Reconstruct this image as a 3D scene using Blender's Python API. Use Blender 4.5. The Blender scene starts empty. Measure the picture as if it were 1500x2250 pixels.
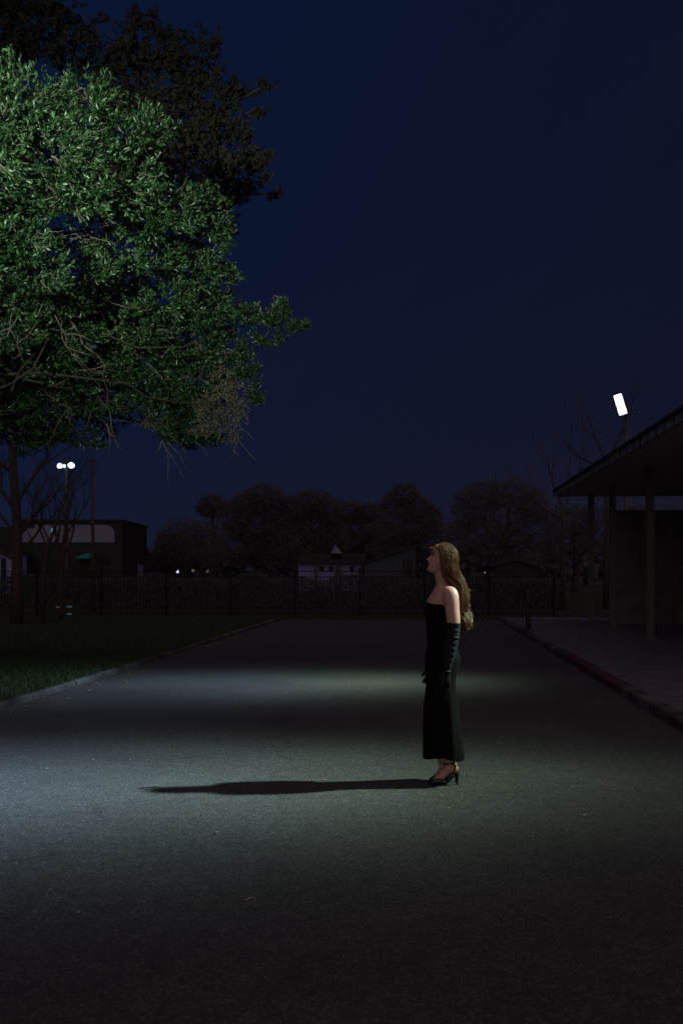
import bpy, bmesh, math, random
import numpy as np
from mathutils import Vector, Matrix, Euler
R = math.radians
random.seed(7)
rng = np.random.default_rng(7)
sc = bpy.context.scene
COL = sc.collection

# ------------------------------------------------------------------ camera
F = 2187.5            # focal length in pixels of the 1500x2250 photograph
CAM_H = 1.55
HX, HY = 750.0, 1262.0
cam_d = bpy.data.cameras.new('camera')
cam_d.sensor_fit = 'VERTICAL'; cam_d.sensor_width = 24; cam_d.sensor_height = 36
cam_d.lens = 35; cam_d.shift_y = (1262 - 1125) / 2250
cam_d.clip_start = 0.1; cam_d.clip_end = 2000
cam_d.dof.use_dof = True; cam_d.dof.focus_distance = 7.4; cam_d.dof.aperture_fstop = 2.8
cam = bpy.data.objects.new('camera', cam_d); COL.objects.link(cam)
cam.location = (0, 0, CAM_H); cam.rotation_euler = (R(90), 0, 0)
sc.camera = cam

def P(x, y, d):       # photo pixel + distance -> world point
    return Vector(((x - HX) / F * d, d, CAM_H + (HY - y) / F * d))

# ------------------------------------------------------------------ world / lights / exposure
sc.view_settings.view_transform = 'Standard'; sc.view_settings.look = 'None'
sc.view_settings.exposure = 0; sc.view_settings.gamma = 1
sc.cycles.use_denoising = True
sc.cycles.max_bounces = 5; sc.cycles.diffuse_bounces = 2; sc.cycles.glossy_bounces = 2
sc.cycles.transmission_bounces = 3; sc.cycles.transparent_max_bounces = 4
sc.cycles.sample_clamp_indirect = 3.0

w = bpy.data.worlds.new('World'); sc.world = w; w.use_nodes = True
nt = w.node_tree; nt.nodes.clear()
out = nt.nodes.new('ShaderNodeOutputWorld'); bg = nt.nodes.new('ShaderNodeBackground')
geo = nt.nodes.new('ShaderNodeNewGeometry'); sep = nt.nodes.new('ShaderNodeSeparateXYZ')
nt.links.new(geo.outputs['Incoming'], sep.inputs[0])     # view ray, reversed
up = nt.nodes.new('ShaderNodeMath'); up.operation = 'MULTIPLY'; up.inputs[1].default_value = -1
nt.links.new(sep.outputs['Z'], up.inputs[0])
ramp = nt.nodes.new('ShaderNodeValToRGB')
nt.links.new(up.outputs[0], ramp.inputs[0])
e = ramp.color_ramp.elements
e[0].position = 0.0; e[0].color = (0.0085, 0.0095, 0.0230, 1)
e[1].position = 0.55; e[1].color = (0.0030, 0.0072, 0.0270, 1)
m1 = e.new(0.14); m1.color = (0.0052, 0.0080, 0.0250, 1)
m2 = e.new(0.30); m2.color = (0.0038, 0.0075, 0.0260, 1)
# the afterglow is bluer to the left, greyer to the right
mr = nt.nodes.new('ShaderNodeMapRange'); mr.inputs[1].default_value = -0.33; mr.inputs[2].default_value = 0.33
mr.inputs[3].default_value = 1.0; mr.inputs[4].default_value = 0.0
nt.links.new(sep.outputs['X'], mr.inputs[0])
side = nt.nodes.new('ShaderNodeMix'); side.data_type = 'RGBA'
side.inputs[6].default_value = (0.80, 1.05, 1.20, 1); side.inputs[7].default_value = (1.25, 0.92, 0.78, 1)
nt.links.new(mr.outputs[0], side.inputs[0])
mul = nt.nodes.new('ShaderNodeMix'); mul.data_type = 'RGBA'; mul.blend_type = 'MULTIPLY'; mul.inputs[0].default_value = 1
nt.links.new(ramp.outputs[0], mul.inputs[6]); nt.links.new(side.outputs[2], mul.inputs[7])
nt.links.new(mul.outputs[2], bg.inputs[0]); nt.links.new(bg.outputs[0], out.inputs[0])
bg.inputs[1].default_value = 1.0

def aim(o, tgt):
    o.rotation_euler = (Vector(tgt) - o.location).to_track_quat('-Z', 'Y').to_euler()

# fill light added to lift the blacks: the only 'sun', very weak, very soft
sl = bpy.data.lights.new('shadow_fill', 'SUN'); sl.energy = 0.68; sl.angle = R(120); sl.color = (1.0, 0.76, 0.74)
so = bpy.data.objects.new('shadow_fill', sl); COL.objects.link(so); so.location = (2, -10, 12); aim(so, (0, 12, 0))

def spot(name, loc, tgt, power, color, size, blend, radius=0.06):
    l = bpy.data.lights.new(name, 'SPOT'); l.energy = power; l.color = color
    l.spot_size = R(size); l.spot_blend = blend; l.shadow_soft_size = radius
    o = bpy.data.objects.new(name, l); COL.objects.link(o); o.location = loc; aim(o, tgt)
    return o
GREEN = (0.73, 1.0, 0.76); BLUE = (0.54, 0.78, 1.0)
def beam(name, loc, tgt, power, c_low, c_high, sx, sy, y0, y1, radius=0.05, cut=70):
    """a lamp whose optic throws a soft oval beam, cooler towards its outer edge"""
    o = spot(name, loc, tgt, power, (1, 1, 1), cut * 2 if cut < 80 else 170, 0.3, radius); l = o.data; l.use_nodes = True
    t = l.node_tree; L = t.links; em = t.nodes['Emission']
    tc = t.nodes.new('ShaderNodeTexCoord'); sp = t.nodes.new('ShaderNodeSeparateXYZ'); L.new(tc.outputs['Normal'], sp.inputs[0])
    def M(op, a, b=None):
        n = t.nodes.new('ShaderNodeMath'); n.operation = op
        for k, v in ((0, a), (1, b)):
            if v is None: continue
            if isinstance(v, (int, float)): n.inputs[k].default_value = v
            else: L.new(v, n.inputs[k])
        return n.outputs[0]
    az = M('ABSOLUTE', sp.outputs['Z'])
    x = M('DIVIDE', sp.outputs['X'], az); y = M('DIVIDE', sp.outputs['Y'], az)
    q = M('ADD', M('POWER', M('ABSOLUTE', M('DIVIDE', x, sx)), 2.0), M('POWER', M('ABSOLUTE', M('DIVIDE', y, sy)), 2.0))
    g = M('EXPONENT', M('MULTIPLY', q, -1.0)); L.new(g, em.inputs['Strength'])
    mr = t.nodes.new('ShaderNodeMapRange'); mr.inputs[1].default_value = y0; mr.inputs[2].default_value = y1; L.new(y, mr.inputs[0])
    mx = t.nodes.new('ShaderNodeMix'); mx.data_type = 'RGBA'; mx.inputs[6].default_value = (*c_low, 1); mx.inputs[7].default_value = (*c_high, 1)
    L.new(mr.outputs[0], mx.inputs[0]); L.new(mx.outputs[2], em.inputs['Color'])
    return o
beam('lamp_near', (14.0, 8.9, 12.9), (-3.24, 7.08, 0), 68000, GREEN, BLUE, 0.074, 0.1175, -0.125, -0.015, 0.34)
beam('lamp_far', (5.2, 15.0, 6.0), (-1.6, 14.0, 0), 5600, GREEN, BLUE, 0.185, 0.27, -0.16, 0.0, 0.08)
beam('lamp_tree', (-4.5, -3.0, 3.4), (-3.3, 10.5, 5.95), 18000, (0.82, 1.0, 0.86), (0.82, 1.0, 0.86), 0.165, 0.138, -0.2, 0.1)

# ------------------------------------------------------------------ helpers
class MB:
    def __init__(s): s.v = []; s.f = []; s.m = []
    def quadstrip(s, rings, closed=True, cap=True, mat=0):
        base = len(s.v); n = len(rings[0])
        for r in rings: s.v.extend(tuple(p) for p in r)
        for i in range(len(rings) - 1):
            a = base + i * n; b = a + n
            for j in range(n if closed else n - 1):
                k = (j + 1) % n
                s.f.append((a + j, a + k, b + k, b + j)); s.m.append(mat)
        if cap and closed:
            s.f.append(tuple(base + j for j in reversed(range(n)))); s.m.append(mat)
            t = base + (len(rings) - 1) * n
            s.f.append(tuple(t + j for j in range(n))); s.m.append(mat)
    def tube(s, pts, rad, n=6, cap=True, mat=0, flat=1.0):
        pts = [Vector(p) for p in pts]
        if not hasattr(rad, '__len__'): rad = [rad] * len(pts)
        t0 = (pts[1] - pts[0]).normalized()
        a = t0.orthogonal().normalized()
        rings = []
        for i, p in enumerate(pts):
            t = (pts[min(i + 1, len(pts) - 1)] - pts[max(i - 1, 0)])
            t = t.normalized() if t.length > 1e-9 else t0
            a = (a - t * a.dot(t))
            a = a.normalized() if a.length > 1e-6 else t.orthogonal().normalized()
            b = t.cross(a)
            rings.append([p + (a * math.cos(2 * math.pi * k / n) + b * (flat * math.sin(2 * math.pi * k / n))) * rad[i] for k in range(n)])
        s.quadstrip(rings, True, cap, mat)
    def box(s, lo, hi, M=None, mat=0):
        x0, y0, z0 = lo; x1, y1, z1 = hi
        c = [(x0,y0,z0),(x1,y0,z0),(x1,y1,z0),(x0,y1,z0),(x0,y0,z1),(x1,y0,z1),(x1,y1,z1),(x0,y1,z1)]
        b = len(s.v)
        for p in c:
            p = Vector(p)
            s.v.append(tuple(M @ p if M is not None else p))
        for f in ((3,2,1,0),(4,5,6,7),(0,1,5,4),(1,2,6,5),(2,3,7,6),(3,0,4,7)):
            s.f.append(tuple(b + i for i in f)); s.m.append(mat)
    def prism(s, poly, off, mat=0):       # poly: list of 3D points, extruded by vector off
        b = len(s.v); n = len(poly); off = Vector(off)
        for p in poly: s.v.append(tuple(p))
        for p in poly: s.v.append(tuple(Vector(p) + off))
        s.f.append(tuple(b + i for i in range(n))); s.m.append(mat)
        s.f.append(tuple(b + n + i for i in reversed(range(n)))); s.m.append(mat)
        for i in range(n):
            j = (i + 1) % n
            s.f.append((b + i, b + n + i, b + n + j, b + j)); s.m.append(mat)
    def ball(s, c, r, n=12, mm=8, mat=0):
        c = Vector(c); r = Vector(r) if hasattr(r, '__len__') else Vector((r, r, r))
        rings = []
        for i in range(mm + 1):
            th = math.pi * (0.03 + 0.94 * i / mm)
            rings.append([c + Vector((r.x * math.sin(th) * math.cos(2*math.pi*j/n), r.y * math.sin(th) * math.sin(2*math.pi*j/n), -r.z * math.cos(th))) for j in range(n)])
        s.quadstrip(rings, True, True, mat)
    def build(s, name, mats, parent=None, smooth=False, origin=None):
        me = bpy.data.meshes.new(name)
        o0 = Vector(origin) if origin is not None else None
        v = s.v if o0 is None else [tuple(Vector(p) - o0) for p in s.v]
        me.from_pydata(v, [], s.f)
        if not isinstance(mats, (list, tuple)): mats = [mats]
        for m in mats: me.materials.append(m)
        if len(mats) > 1: me.polygons.foreach_set('material_index', s.m)
        if smooth: me.polygons.foreach_set('use_smooth', [True] * len(me.polygons))
        me.update()
        bm = bmesh.new(); bm.from_mesh(me); bmesh.ops.recalc_face_normals(bm, faces=bm.faces); bm.to_mesh(me); bm.free()
        o = bpy.data.objects.new(name, me); COL.objects.link(o)
        if parent is not None: o.parent = parent
        if o0 is not None: o.location = o0
        return o

def tag(o, label=None, cat=None, group=None, kind=None):
    if label: o['label'] = label
    if cat: o['category'] = cat
    if group: o['group'] = group
    if kind: o['kind'] = kind
    return o
def thing(name, label, cat, loc=(0, 0, 0), group=None):
    o = bpy.data.objects.new(name, None); COL.objects.link(o); o.location = loc
    o.empty_display_size = 0.2
    return tag(o, label, cat, group)
def child(mb, name, mat, root, smooth=False):
    """mesh written in world coordinates, parented to a root that sits at its own base"""
    o = mb.build(name, mat, None, smooth)
    l = root.location
    r0 = root
    while r0.parent is not None:
        r0 = r0.parent; l = l + r0.location
    o.data.transform(Matrix.Translation(-l)); o.parent = root
    return o

# ------------------------------------------------------------------ materials
def mat(name, color, rough=0.8, spec=0.3, noise=None, bump=None, emit=None, metal=0.0, **kw):
    m = bpy.data.materials.new(name); m.use_nodes = True
    n = m.node_tree; b = n.nodes['Principled BSDF']
    b.inputs['Base Color'].default_value = (*color, 1); b.inputs['Roughness'].default_value = rough
    b.inputs['Specular IOR Level'].default_value = spec; b.inputs['Metallic'].default_value = metal
    for k, v in kw.items(): b.inputs[k.replace('_', ' ')].default_value = v
    tc = n.nodes.new('ShaderNodeTexCoord')
    if noise:
        scale, amt = noise[0], noise[1]
        nz = n.nodes.new('ShaderNodeTexNoise'); nz.inputs['Scale'].default_value = scale; nz.inputs['Detail'].default_value = 6
        n.links.new(tc.outputs['Object'], nz.inputs['Vector'])
        mx = n.nodes.new('ShaderNodeMix'); mx.data_type = 'RGBA'
        mx.inputs[6].default_value = (*[c * (1 - amt) for c in color], 1)
        mx.inputs[7].default_value = (*[min(1, c * (1 + amt)) for c in color], 1)
        rm = n.nodes.new('ShaderNodeMapRange'); rm.inputs[1].default_value = .3; rm.inputs[2].default_value = .7
        n.links.new(nz.outputs['Fac'], rm.inputs[0]); n.links.new(rm.outputs[0], mx.inputs[0])
        n.links.new(mx.outputs[2], b.inputs['Base Color'])
    if bump:
        nz2 = n.nodes.new('ShaderNodeTexNoise'); nz2.inputs['Scale'].default_value = bump[0]; nz2.inputs['Detail'].default_value = 4
        n.links.new(tc.outputs['Object'], nz2.inputs['Vector'])
        bp = n.nodes.new('ShaderNodeBump'); bp.inputs['Strength'].default_value = bump[1]; bp.inputs['Distance'].default_value = bump[2]
        n.links.new(nz2.outputs['Fac'], bp.inputs['Height']); n.links.new(bp.outputs[0], b.inputs['Normal'])
    if emit:
        b.inputs['Emission Color'].default_value = (*emit[0], 1); b.inputs['Emission Strength'].default_value = emit[1]
    return m

def asphalt_mat():
    m = bpy.data.materials.new('asphalt'); m.use_nodes = True
    n = m.node_tree; L = n.links; b = n.nodes['Principled BSDF']
    tc = n.nodes.new('ShaderNodeTexCoord')
    def node(t, **k):
        x = n.nodes.new(t)
        for a, v in k.items(): setattr(x, a, v)
        return x
    vo = node('ShaderNodeTexVoronoi'); vo.inputs['Scale'].default_value = 100
    L.new(tc.outputs['Object'], vo.inputs['Vector'])
    sepc = node('ShaderNodeSeparateColor'); L.new(vo.outputs['Color'], sepc.inputs[0])
    pw = node('ShaderNodeMath', operation='POWER'); pw.inputs[1].default_value = 2.6; L.new(sepc.outputs[0], pw.inputs[0])
    big = node('ShaderNodeTexNoise'); big.inputs['Scale'].default_value = 0.55; big.inputs['Detail'].default_value = 5
    L.new(tc.outputs['Object'], big.inputs['Vector'])
    mid = node('ShaderNodeTexNoise'); mid.inputs['Scale'].default_value = 9; mid.inputs['Detail'].default_value = 6
    L.new(tc.outputs['Object'], mid.inputs['Vector'])
    cr = node('ShaderNodeValToRGB'); L.new(pw.outputs[0], cr.inputs[0])
    cr.color_ramp.elements[0].color = (0.042, 0.042, 0.042, 1); cr.color_ramp.elements[1].color = (0.108, 0.105, 0.101, 1)
    cr.color_ramp.elements.new(0.5).color = (0.062, 0.061, 0.060, 1)
    r1 = node('ShaderNodeMapRange'); r1.inputs[1].default_value = .3; r1.inputs[2].default_value = .7; r1.inputs[3].default_value = .8; r1.inputs[4].default_value = 1.2
    L.new(big.outputs['Fac'], r1.inputs[0])
    r2 = node('ShaderNodeMapRange'); r2.inputs[1].default_value = .3; r2.inputs[2].default_value = .7; r2.inputs[3].default_value = .86; r2.inputs[4].default_value = 1.14
    L.new(mid.outputs['Fac'], r2.inputs[0])
    mm = node('ShaderNodeMath', operation='MULTIPLY'); L.new(r1.outputs[0], mm.inputs[0]); L.new(r2.outputs[0], mm.inputs[1])
    # hairline cracks
    wz = node('ShaderNodeTexNoise'); wz.inputs['Scale'].default_value = 1.3; wz.inputs['Detail'].default_value = 5; L.new(tc.outputs['Object'], wz.inputs['Vector'])
    va = node('ShaderNodeVectorMath', operation='MULTIPLY_ADD'); va.inputs[1].default_value = (1.6, 1.6, 1.6)
    L.new(wz.outputs['Color'], va.inputs[0]); L.new(tc.outputs['Object'], va.inputs[2])
    ve = node('ShaderNodeTexVoronoi', feature='DISTANCE_TO_EDGE'); ve.inputs['Scale'].default_value = 0.23; L.new(va.outputs[0], ve.inputs['Vector'])
    ck = node('ShaderNodeMapRange'); ck.inputs[1].default_value = 0.0; ck.inputs[2].default_value = 0.006; ck.inputs[3].default_value = 0.72; ck.inputs[4].default_value = 1.0
    L.new(ve.outputs['Distance'], ck.inputs[0])
    mm2 = node('ShaderNodeMath', operation='MULTIPLY'); L.new(mm.outputs[0], mm2.inputs[0]); L.new(ck.outputs[0], mm2.inputs[1])
    sc_ = node('ShaderNodeVectorMath', operation='SCALE'); L.new(cr.outputs[0], sc_.inputs[0]); L.new(mm2.outputs[0], sc_.inputs['Scale'])
    L.new(sc_.outputs[0], b.inputs['Base Color'])
    bp = node('ShaderNodeBump'); bp.inputs['Strength'].default_value = 0.55; bp.inputs['Distance'].default_value = 0.006
    L.new(vo.outputs['Distance'], bp.inputs['Height'])
    bp2 = node('ShaderNodeBump'); bp2.inputs['Strength'].default_value = 0.25; bp2.inputs['Distance'].default_value = 0.02
    L.new(mid.outputs['Fac'], bp2.inputs['Height']); L.new(bp.outputs[0], bp2.inputs['Normal'])
    L.new(bp2.outputs[0], b.inputs['Normal'])
    b.inputs['Roughness'].default_value = 0.85; b.inputs['Specular IOR Level'].default_value = 0.25
    return m

def leaf_mat(name, c0, c1, rough=0.38, spec=0.5, trans=0.25):
    m = bpy.data.materials.new(name); m.use_nodes = True
    n = m.node_tree; L = n.links; b = n.nodes['Principled BSDF']
    at = n.nodes.new('ShaderNodeAttribute'); at.attribute_name = 'tone'
    mx = n.nodes.new('ShaderNodeMix'); mx.data_type = 'RGBA'
    mx.inputs[6].default_value = (*c0, 1); mx.inputs[7].default_value = (*c1, 1)
    L.new(at.outputs['Fac'], mx.inputs[0]); L.new(mx.outputs[2], b.inputs['Base Color'])
    b.inputs['Roughness'].default_value = rough; b.inputs['Specular IOR Level'].default_value = spec
    if trans:
        tr = n.nodes.new('ShaderNodeBsdfTranslucent'); L.new(mx.outputs[2], tr.inputs[0])
        ms = n.nodes.new('ShaderNodeMixShader'); ms.inputs[0].default_value = trans
        o = n.nodes['Material Output']
        L.new(b.outputs[0], ms.inputs[1]); L.new(tr.outputs[0], ms.inputs[2]); L.new(ms.outputs[0], o.inputs[0])
    return m

M_ASPH = asphalt_mat()
M_EARTH = mat('dark_earth', (0.05, 0.045, 0.035), 0.95, 0.1, (0.8, 0.4))
M_LAWN = mat('lawn_soil', (0.034, 0.036, 0.024), 0.95, 0.1, (3, 0.4))
M_CONC = mat('kerb_concrete', (0.070, 0.066, 0.062), 0.9, 0.2, (1.6, 0.85), (60, 0.5, 0.01))
M_WALK = mat('walk_concrete', (0.12, 0.105, 0.115), 0.9, 0.2, (4, 0.3), (80, 0.4, 0.008))
M_RED = mat('red_kerb_paint', (0.075, 0.026, 0.025), 0.85, 0.3, (7, 0.35))
M_BARK = mat('bark', (0.045, 0.036, 0.028), 0.9, 0.15, (14, 0.5), (26, 0.9, 0.03))
M_TWIG = mat('twig_bark', (0.13, 0.11, 0.085), 0.85, 0.2, (9, 0.4))
M_BARED = mat('dark_bark', (0.045, 0.036, 0.032), 0.9, 0.1)
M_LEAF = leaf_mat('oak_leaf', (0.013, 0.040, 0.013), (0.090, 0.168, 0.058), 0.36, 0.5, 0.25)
M_LEAFD = leaf_mat('shaded_oak_leaf', (0.026, 0.023, 0.018), (0.042, 0.036, 0.029), 0.8, 0.05, 0.3)  # oak leaf with shade put into its colour
M_MOSS = leaf_mat('dry_leaf', (0.105, 0.092, 0.055), (0.27, 0.225, 0.15), 0.8, 0.15, 0.15)
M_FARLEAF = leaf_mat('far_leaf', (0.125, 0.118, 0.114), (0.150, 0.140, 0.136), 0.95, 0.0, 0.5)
M_GRASS = leaf_mat('grass_blade', (0.020, 0.040, 0.014), (0.050, 0.078, 0.028), 0.6, 0.25, 0.2)
M_IRON = mat('black_iron', (0.012, 0.012, 0.013), 0.8, 0.08)
M_STEEL = mat('grey_steel', (0.06, 0.058, 0.056), 0.6, 0.4)
M_WOODP = mat('pole_wood', (0.06, 0.045, 0.04), 0.9, 0.1, (5, 0.3))
M_FASCIA = mat('fascia_metal', (0.16, 0.17, 0.18), 0.55, 0.4)
M_TRIM = mat('roof_trim', (0.03, 0.03, 0.032), 0.6, 0.4)
M_SOFFIT = mat('soffit', (0.62, 0.54, 0.52), 0.9, 0.1)
M_COLUMN = mat('column_paint', (0.115, 0.105, 0.092), 0.8, 0.2)
M_BRICKD = mat('dark_wall', (0.13, 0.112, 0.108), 0.9, 0.1, (2, 0.3))
M_DARKWALL = mat('brown_wall', (0.030, 0.026, 0.027), 0.9, 0.1)
M_PALE = mat('pale_wall', (0.17, 0.165, 0.23), 0.9, 0.1, (0.7, 0.15))
M_PALE2 = mat('lilac_white_siding', (0.20, 0.185, 0.36), 0.9, 0.1)
M_ROOFD = mat('dark_shingle', (0.030, 0.027, 0.027), 0.95, 0.1)
M_ROOFG = mat('grey_shingle', (0.046, 0.052, 0.060), 0.95, 0.1, (1.5, 0.2))
M_WINDOW = mat('dark_glass', (0.012, 0.012, 0.018), 0.5, 0.1)
M_AWN = mat('green_awning', (0.03, 0.16, 0.14), 0.8, 0.2, None, None, ((0.04, 0.55, 0.42), 0.012))  # weak emission stands in for green light falling on the awning
M_LCYAN = mat('cyan_lamp', (0.9, 0.9, 0.9), 0.5, 0.3, emit=((0.66, 1.0, 0.98), 5))
M_LPINK = mat('pinkish_lamp', (0.9, 0.9, 0.9), 0.5, 0.3, emit=((1.0, 0.86, 0.95), 4))
M_LWHITE = mat('street_lamp_lens', (0.9, 0.9, 0.9), 0.5, 0.3, emit=((0.80, 0.93, 1.0), 5))
M_LBLUE = mat('bluish_globe', (0.9, 0.9, 0.9), 0.5, 0.3, emit=((0.75, 0.78, 1.0), 3))
M_LDIM = mat('dim_globe', (0.9, 0.9, 0.9), 0.5, 0.3, emit=((1.0, 0.9, 0.8), 0.16))
M_LWIN = mat('cyan_wall_lamp', (0.4, 0.6, 0.7), 0.5, 0.3, emit=((0.20, 0.65, 0.95), 0.5))
M_REFL = mat('reflector', (0.3, 0.42, 0.5), 0.4, 0.5, emit=None)

# ------------------------------------------------------------------ ground
AL = math.atan(180 / F)
U = Vector((math.sin(AL), math.cos(AL), 0)); V = Vector((math.cos(AL), -math.sin(AL), 0))
def RD(lat, along, z=0.0): return V * lat + U * along + Vector((0, 0, z))
LK, RK = -4.80, 2.53           # kerb lines

mb = MB(); mb.v = [(-500, -60, -0.05), (500, -60, -0.05), (500, 700, -0.05), (-500, 700, -0.05)]; mb.f = [(0, 1, 2, 3)]; mb.m = [0]
tag(mb.build('ground', M_EARTH), kind='structure')
def sheet(name, lat0, lat1, a0, a1, z, m, edge=0.15):
    mb = MB(); c = [RD(lat0, a0, -0.3), RD(lat1, a0, -0.3), RD(lat1, a1, -0.3), RD(lat0, a1, -0.3)]
    mb.prism(c, (0, 0, 0.3 + z)); return tag(mb.build(name, m), kind='structure')
sheet('road', LK, RK, -6, 34, 0.0, M_ASPH)
sheet('lawn', -40, LK - 0.17, -6, 90, 0.045, M_LAWN)
sheet('sidewalk', RK + 0.17, 16, -6, 34, 0.10, M_WALK)
sheet('far_lawn', LK - 0.17, 60, 34.02, 90, 0.03, M_LAWN)
# kerbs: rows of concrete blocks with open joints
for side_, lat0, h in (('l', LK - 0.165, 0.075), ('r', RK + 0.005, 0.115)):
    mb = MB(); a = -6.0; k = 0
    while a < 33.5:
        ln = 1.5 if side_ == 'l' else 2.4
        b_ = min(a + ln - 0.018, 33.8)
        dz = random.uniform(-0.006, 0.006); dl = random.uniform(-0.006, 0.006)
        pr = [RD(lat0 + dl, a, -0.2), RD(lat0 + dl + 0.16, a, -0.2), RD(lat0 + dl + 0.16, a, h - 0.03 + dz), RD(lat0 + dl + 0.13, a, h + dz), RD(lat0 + dl + 0.03, a, h + dz), RD(lat0 + dl, a, h - 0.03 + dz)]
        if side_ == 'r': pr = [RD(lat0 + dl, a, -0.2), RD(lat0 + dl + 0.16, a, -0.2), RD(lat0 + dl + 0.16, a, h + dz), RD(lat0 + dl + 0.025, a, h + dz), RD(lat0 + dl, a, h - 0.02 + dz)]
        red = side_ == 'r' and 13.0 < a < 17.5
        mb.prism(pr, U * (b_ - a), 1 if red else 0)
        a += ln; k += 1
    tag(mb.build('kerb', [M_CONC, M_RED]), kind='structure')

# grass on the lawn by the kerb
def blades(n, lat0, lat1, a0, a1, z, h0, h1):
    lat = rng.uniform(lat0, lat1, n); al = rng.uniform(a0, a1, n)
    bx = np.outer(lat, [V.x, V.y]) + np.outer(al, [U.x, U.y])
    ang = rng.uniform(0, 2 * np.pi, n); h = rng.uniform(h0, h1, n); wd = rng.uniform(0.004, 0.009, n)
    lean = rng.normal(0, 0.45, (n, 2)) * h[:, None]
    v = np.zeros((n, 3, 3))
    v[:, 0, 0] = bx[:, 0] - np.cos(ang) * wd; v[:, 0, 1] = bx[:, 1] - np.sin(ang) * wd; v[:, 0, 2] = z
    v[:, 1, 0] = bx[:, 0] + np.cos(ang) * wd; v[:, 1, 1] = bx[:, 1] + np.sin(ang) * wd; v[:, 1, 2] = z
    v[:, 2, 0] = bx[:, 0] + lean[:, 0]; v[:, 2, 1] = bx[:, 1] + lean[:, 1]; v[:, 2, 2] = z + h
    return v
def tri_mesh(name, vv, m, tone, parent=None, faces=None, nv=3):
    n = len(vv); me = bpy.data.meshes.new(name)
    if faces is None: faces = np.array([[0, 1, 2]])
    fi = (np.arange(n)[:, None, None] * nv + faces[None]).reshape(-1, faces.shape[1])
    me.vertices.add(n * nv); me.vertices.foreach_set('co', vv.reshape(-1).astype(np.float32))
    k = faces.shape[1]
    me.loops.add(fi.size); me.loops.foreach_set('vertex_index', fi.reshape(-1).astype(np.int32))
    me.polygons.add(len(fi)); me.polygons.foreach_set('loop_start', (np.arange(len(fi)) * k).astype(np.int32))
    me.update(calc_edges=True)
    at = me.attributes.new('tone', 'FLOAT', 'POINT'); at.data.foreach_set('value', np.repeat(tone, nv).astype(np.float32))
    me.materials.append(m)
    o = bpy.data.objects.new(name, me); COL.objects.link(o)
    if parent is not None: o.parent = parent
    return o
g1 = blades(70000, -10.5, LK - 0.11, 8.5, 19, 0.045, 0.03, 0.075)
g2 = blades(25000, -16, LK - 0.15, 19, 33, 0.045, 0.04, 0.09)
g3 = blades(2600, LK - 0.17, LK - 0.05, 8.5, 24, 0.06, 0.03, 0.08)
gv = np.concatenate([g1, g2, g3])
g = tri_mesh('grass', gv, M_GRASS, rng.random(len(gv)))
tag(g, 'short dark green grass on the lawn behind the left kerb', 'grass', kind='stuff')

# leaf litter in the gutter
n = 620
lat = LK + np.abs(rng.normal(0, 0.22, n)) + 0.02; al = rng.uniform(8, 24, n)
lat[420:] = rng.uniform(LK, RK, 200); al[420:] = rng.uniform(3, 16, 200) 
v = np.zeros((n, 4, 3)); ang = rng.uniform(0, 6.28, n); s_ = rng.uniform(0.008, 0.026, n); s_[420:] *= .45
cx = lat * V.x + al * U.x; cy = lat * V.y + al * U.y
for i, (a_, r_) in enumerate(((0, 1.6), (1.57, .7), (3.14, 1.6), (4.71, .7))):
    v[:, i, 0] = cx + np.cos(ang + a_) * s_ * r_; v[:, i, 1] = cy + np.sin(ang + a_) * s_ * r_
    v[:, i, 2] = 0.006 + rng.uniform(0, 0.012, n)
lt = tri_mesh('leaf_litter', v, M_MOSS, rng.random(n), faces=np.array([[0, 1, 2, 3]]), nv=4)
tag(lt, 'dry leaf litter scattered over the road and thickest along the left kerb', 'leaf litter', kind='stuff')
def ground_pt(x, y): d = CAM_H * F / (y - HY); return Vector(((x - HX) / F * d, d, 0))
for (x, y, ln, r_, lab) in ((550, 1978, 0.045, 0.005, 'short pale fallen twig lying on the dark foreground asphalt'),
                      (332, 1732, 0.17, 0.004, "thin curved fallen twig at the tip of the woman's shadow"),):
    p = ground_pt(x, y); mb = MB()
    mb.tube([p + Vector((-ln/2, -0.02, r_)), p + Vector((0, 0.01, r_ * 1.6)), p + Vector((ln/2, 0.02, r_))], [r_, r_, r_ * .5], 5)
    tag(mb.build('fallen_twig', M_TWIG if y > 1900 else M_BARED), lab, 'twig')

# ------------------------------------------------------------------ foliage tools
LEAF_F = np.array([[0, 1, 2], [0, 2, 3], [1, 4, 2], [2, 4, 3]])
def leaves_np(pos, dirs, length, width, fold=0.25):
    """five-vertex folded leaves; pos base points, dirs unit vectors"""
    n = len(pos)
    rnd = rng.normal(size=(n, 3)); side = np.cross(dirs, rnd); side /= np.linalg.norm(side, axis=1)[:, None] + 1e-9
    nor = np.cross(side, dirs)
    L_ = length[:, None]; W = width[:, None]
    v = np.zeros((n, 5, 3))
    v[:, 0] = pos
    v[:, 1] = pos + dirs * L_ * .55 + side * W * .5 + nor * W * fold
    v[:, 2] = pos + dirs * L_ * .52
    v[:, 3] = pos + dirs * L_ * .55 - side * W * .5 + nor * W * fold
    v[:, 4] = pos + dirs * L_ - nor * L_ * 0.10
    return v
def unit(a): return a / (np.linalg.norm(a, axis=-1, keepdims=True) + 1e-9)

def wavy(p0, p1, n=7, amp=0.08, sag=0.0):
    p0 = Vector(p0); p1 = Vector(p1); ln = (p1 - p0).length; pts = []
    o = Vector((random.uniform(-1, 1), random.uniform(-1, 1), random.uniform(-1, 1)))
    o2 = Vector((random.uniform(-1, 1), random.uniform(-1, 1), random.uniform(-1, 1)))
    for i in range(n + 1):
        t = i / n
        p = p0.lerp(p1, t) + (o * math.sin(t * math.pi) + o2 * math.sin(t * 2 * math.pi) * .5) * ln * amp
        p.z += -sag * ln * math.sin(t * math.pi)
        pts.append(p)
    return pts

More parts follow.
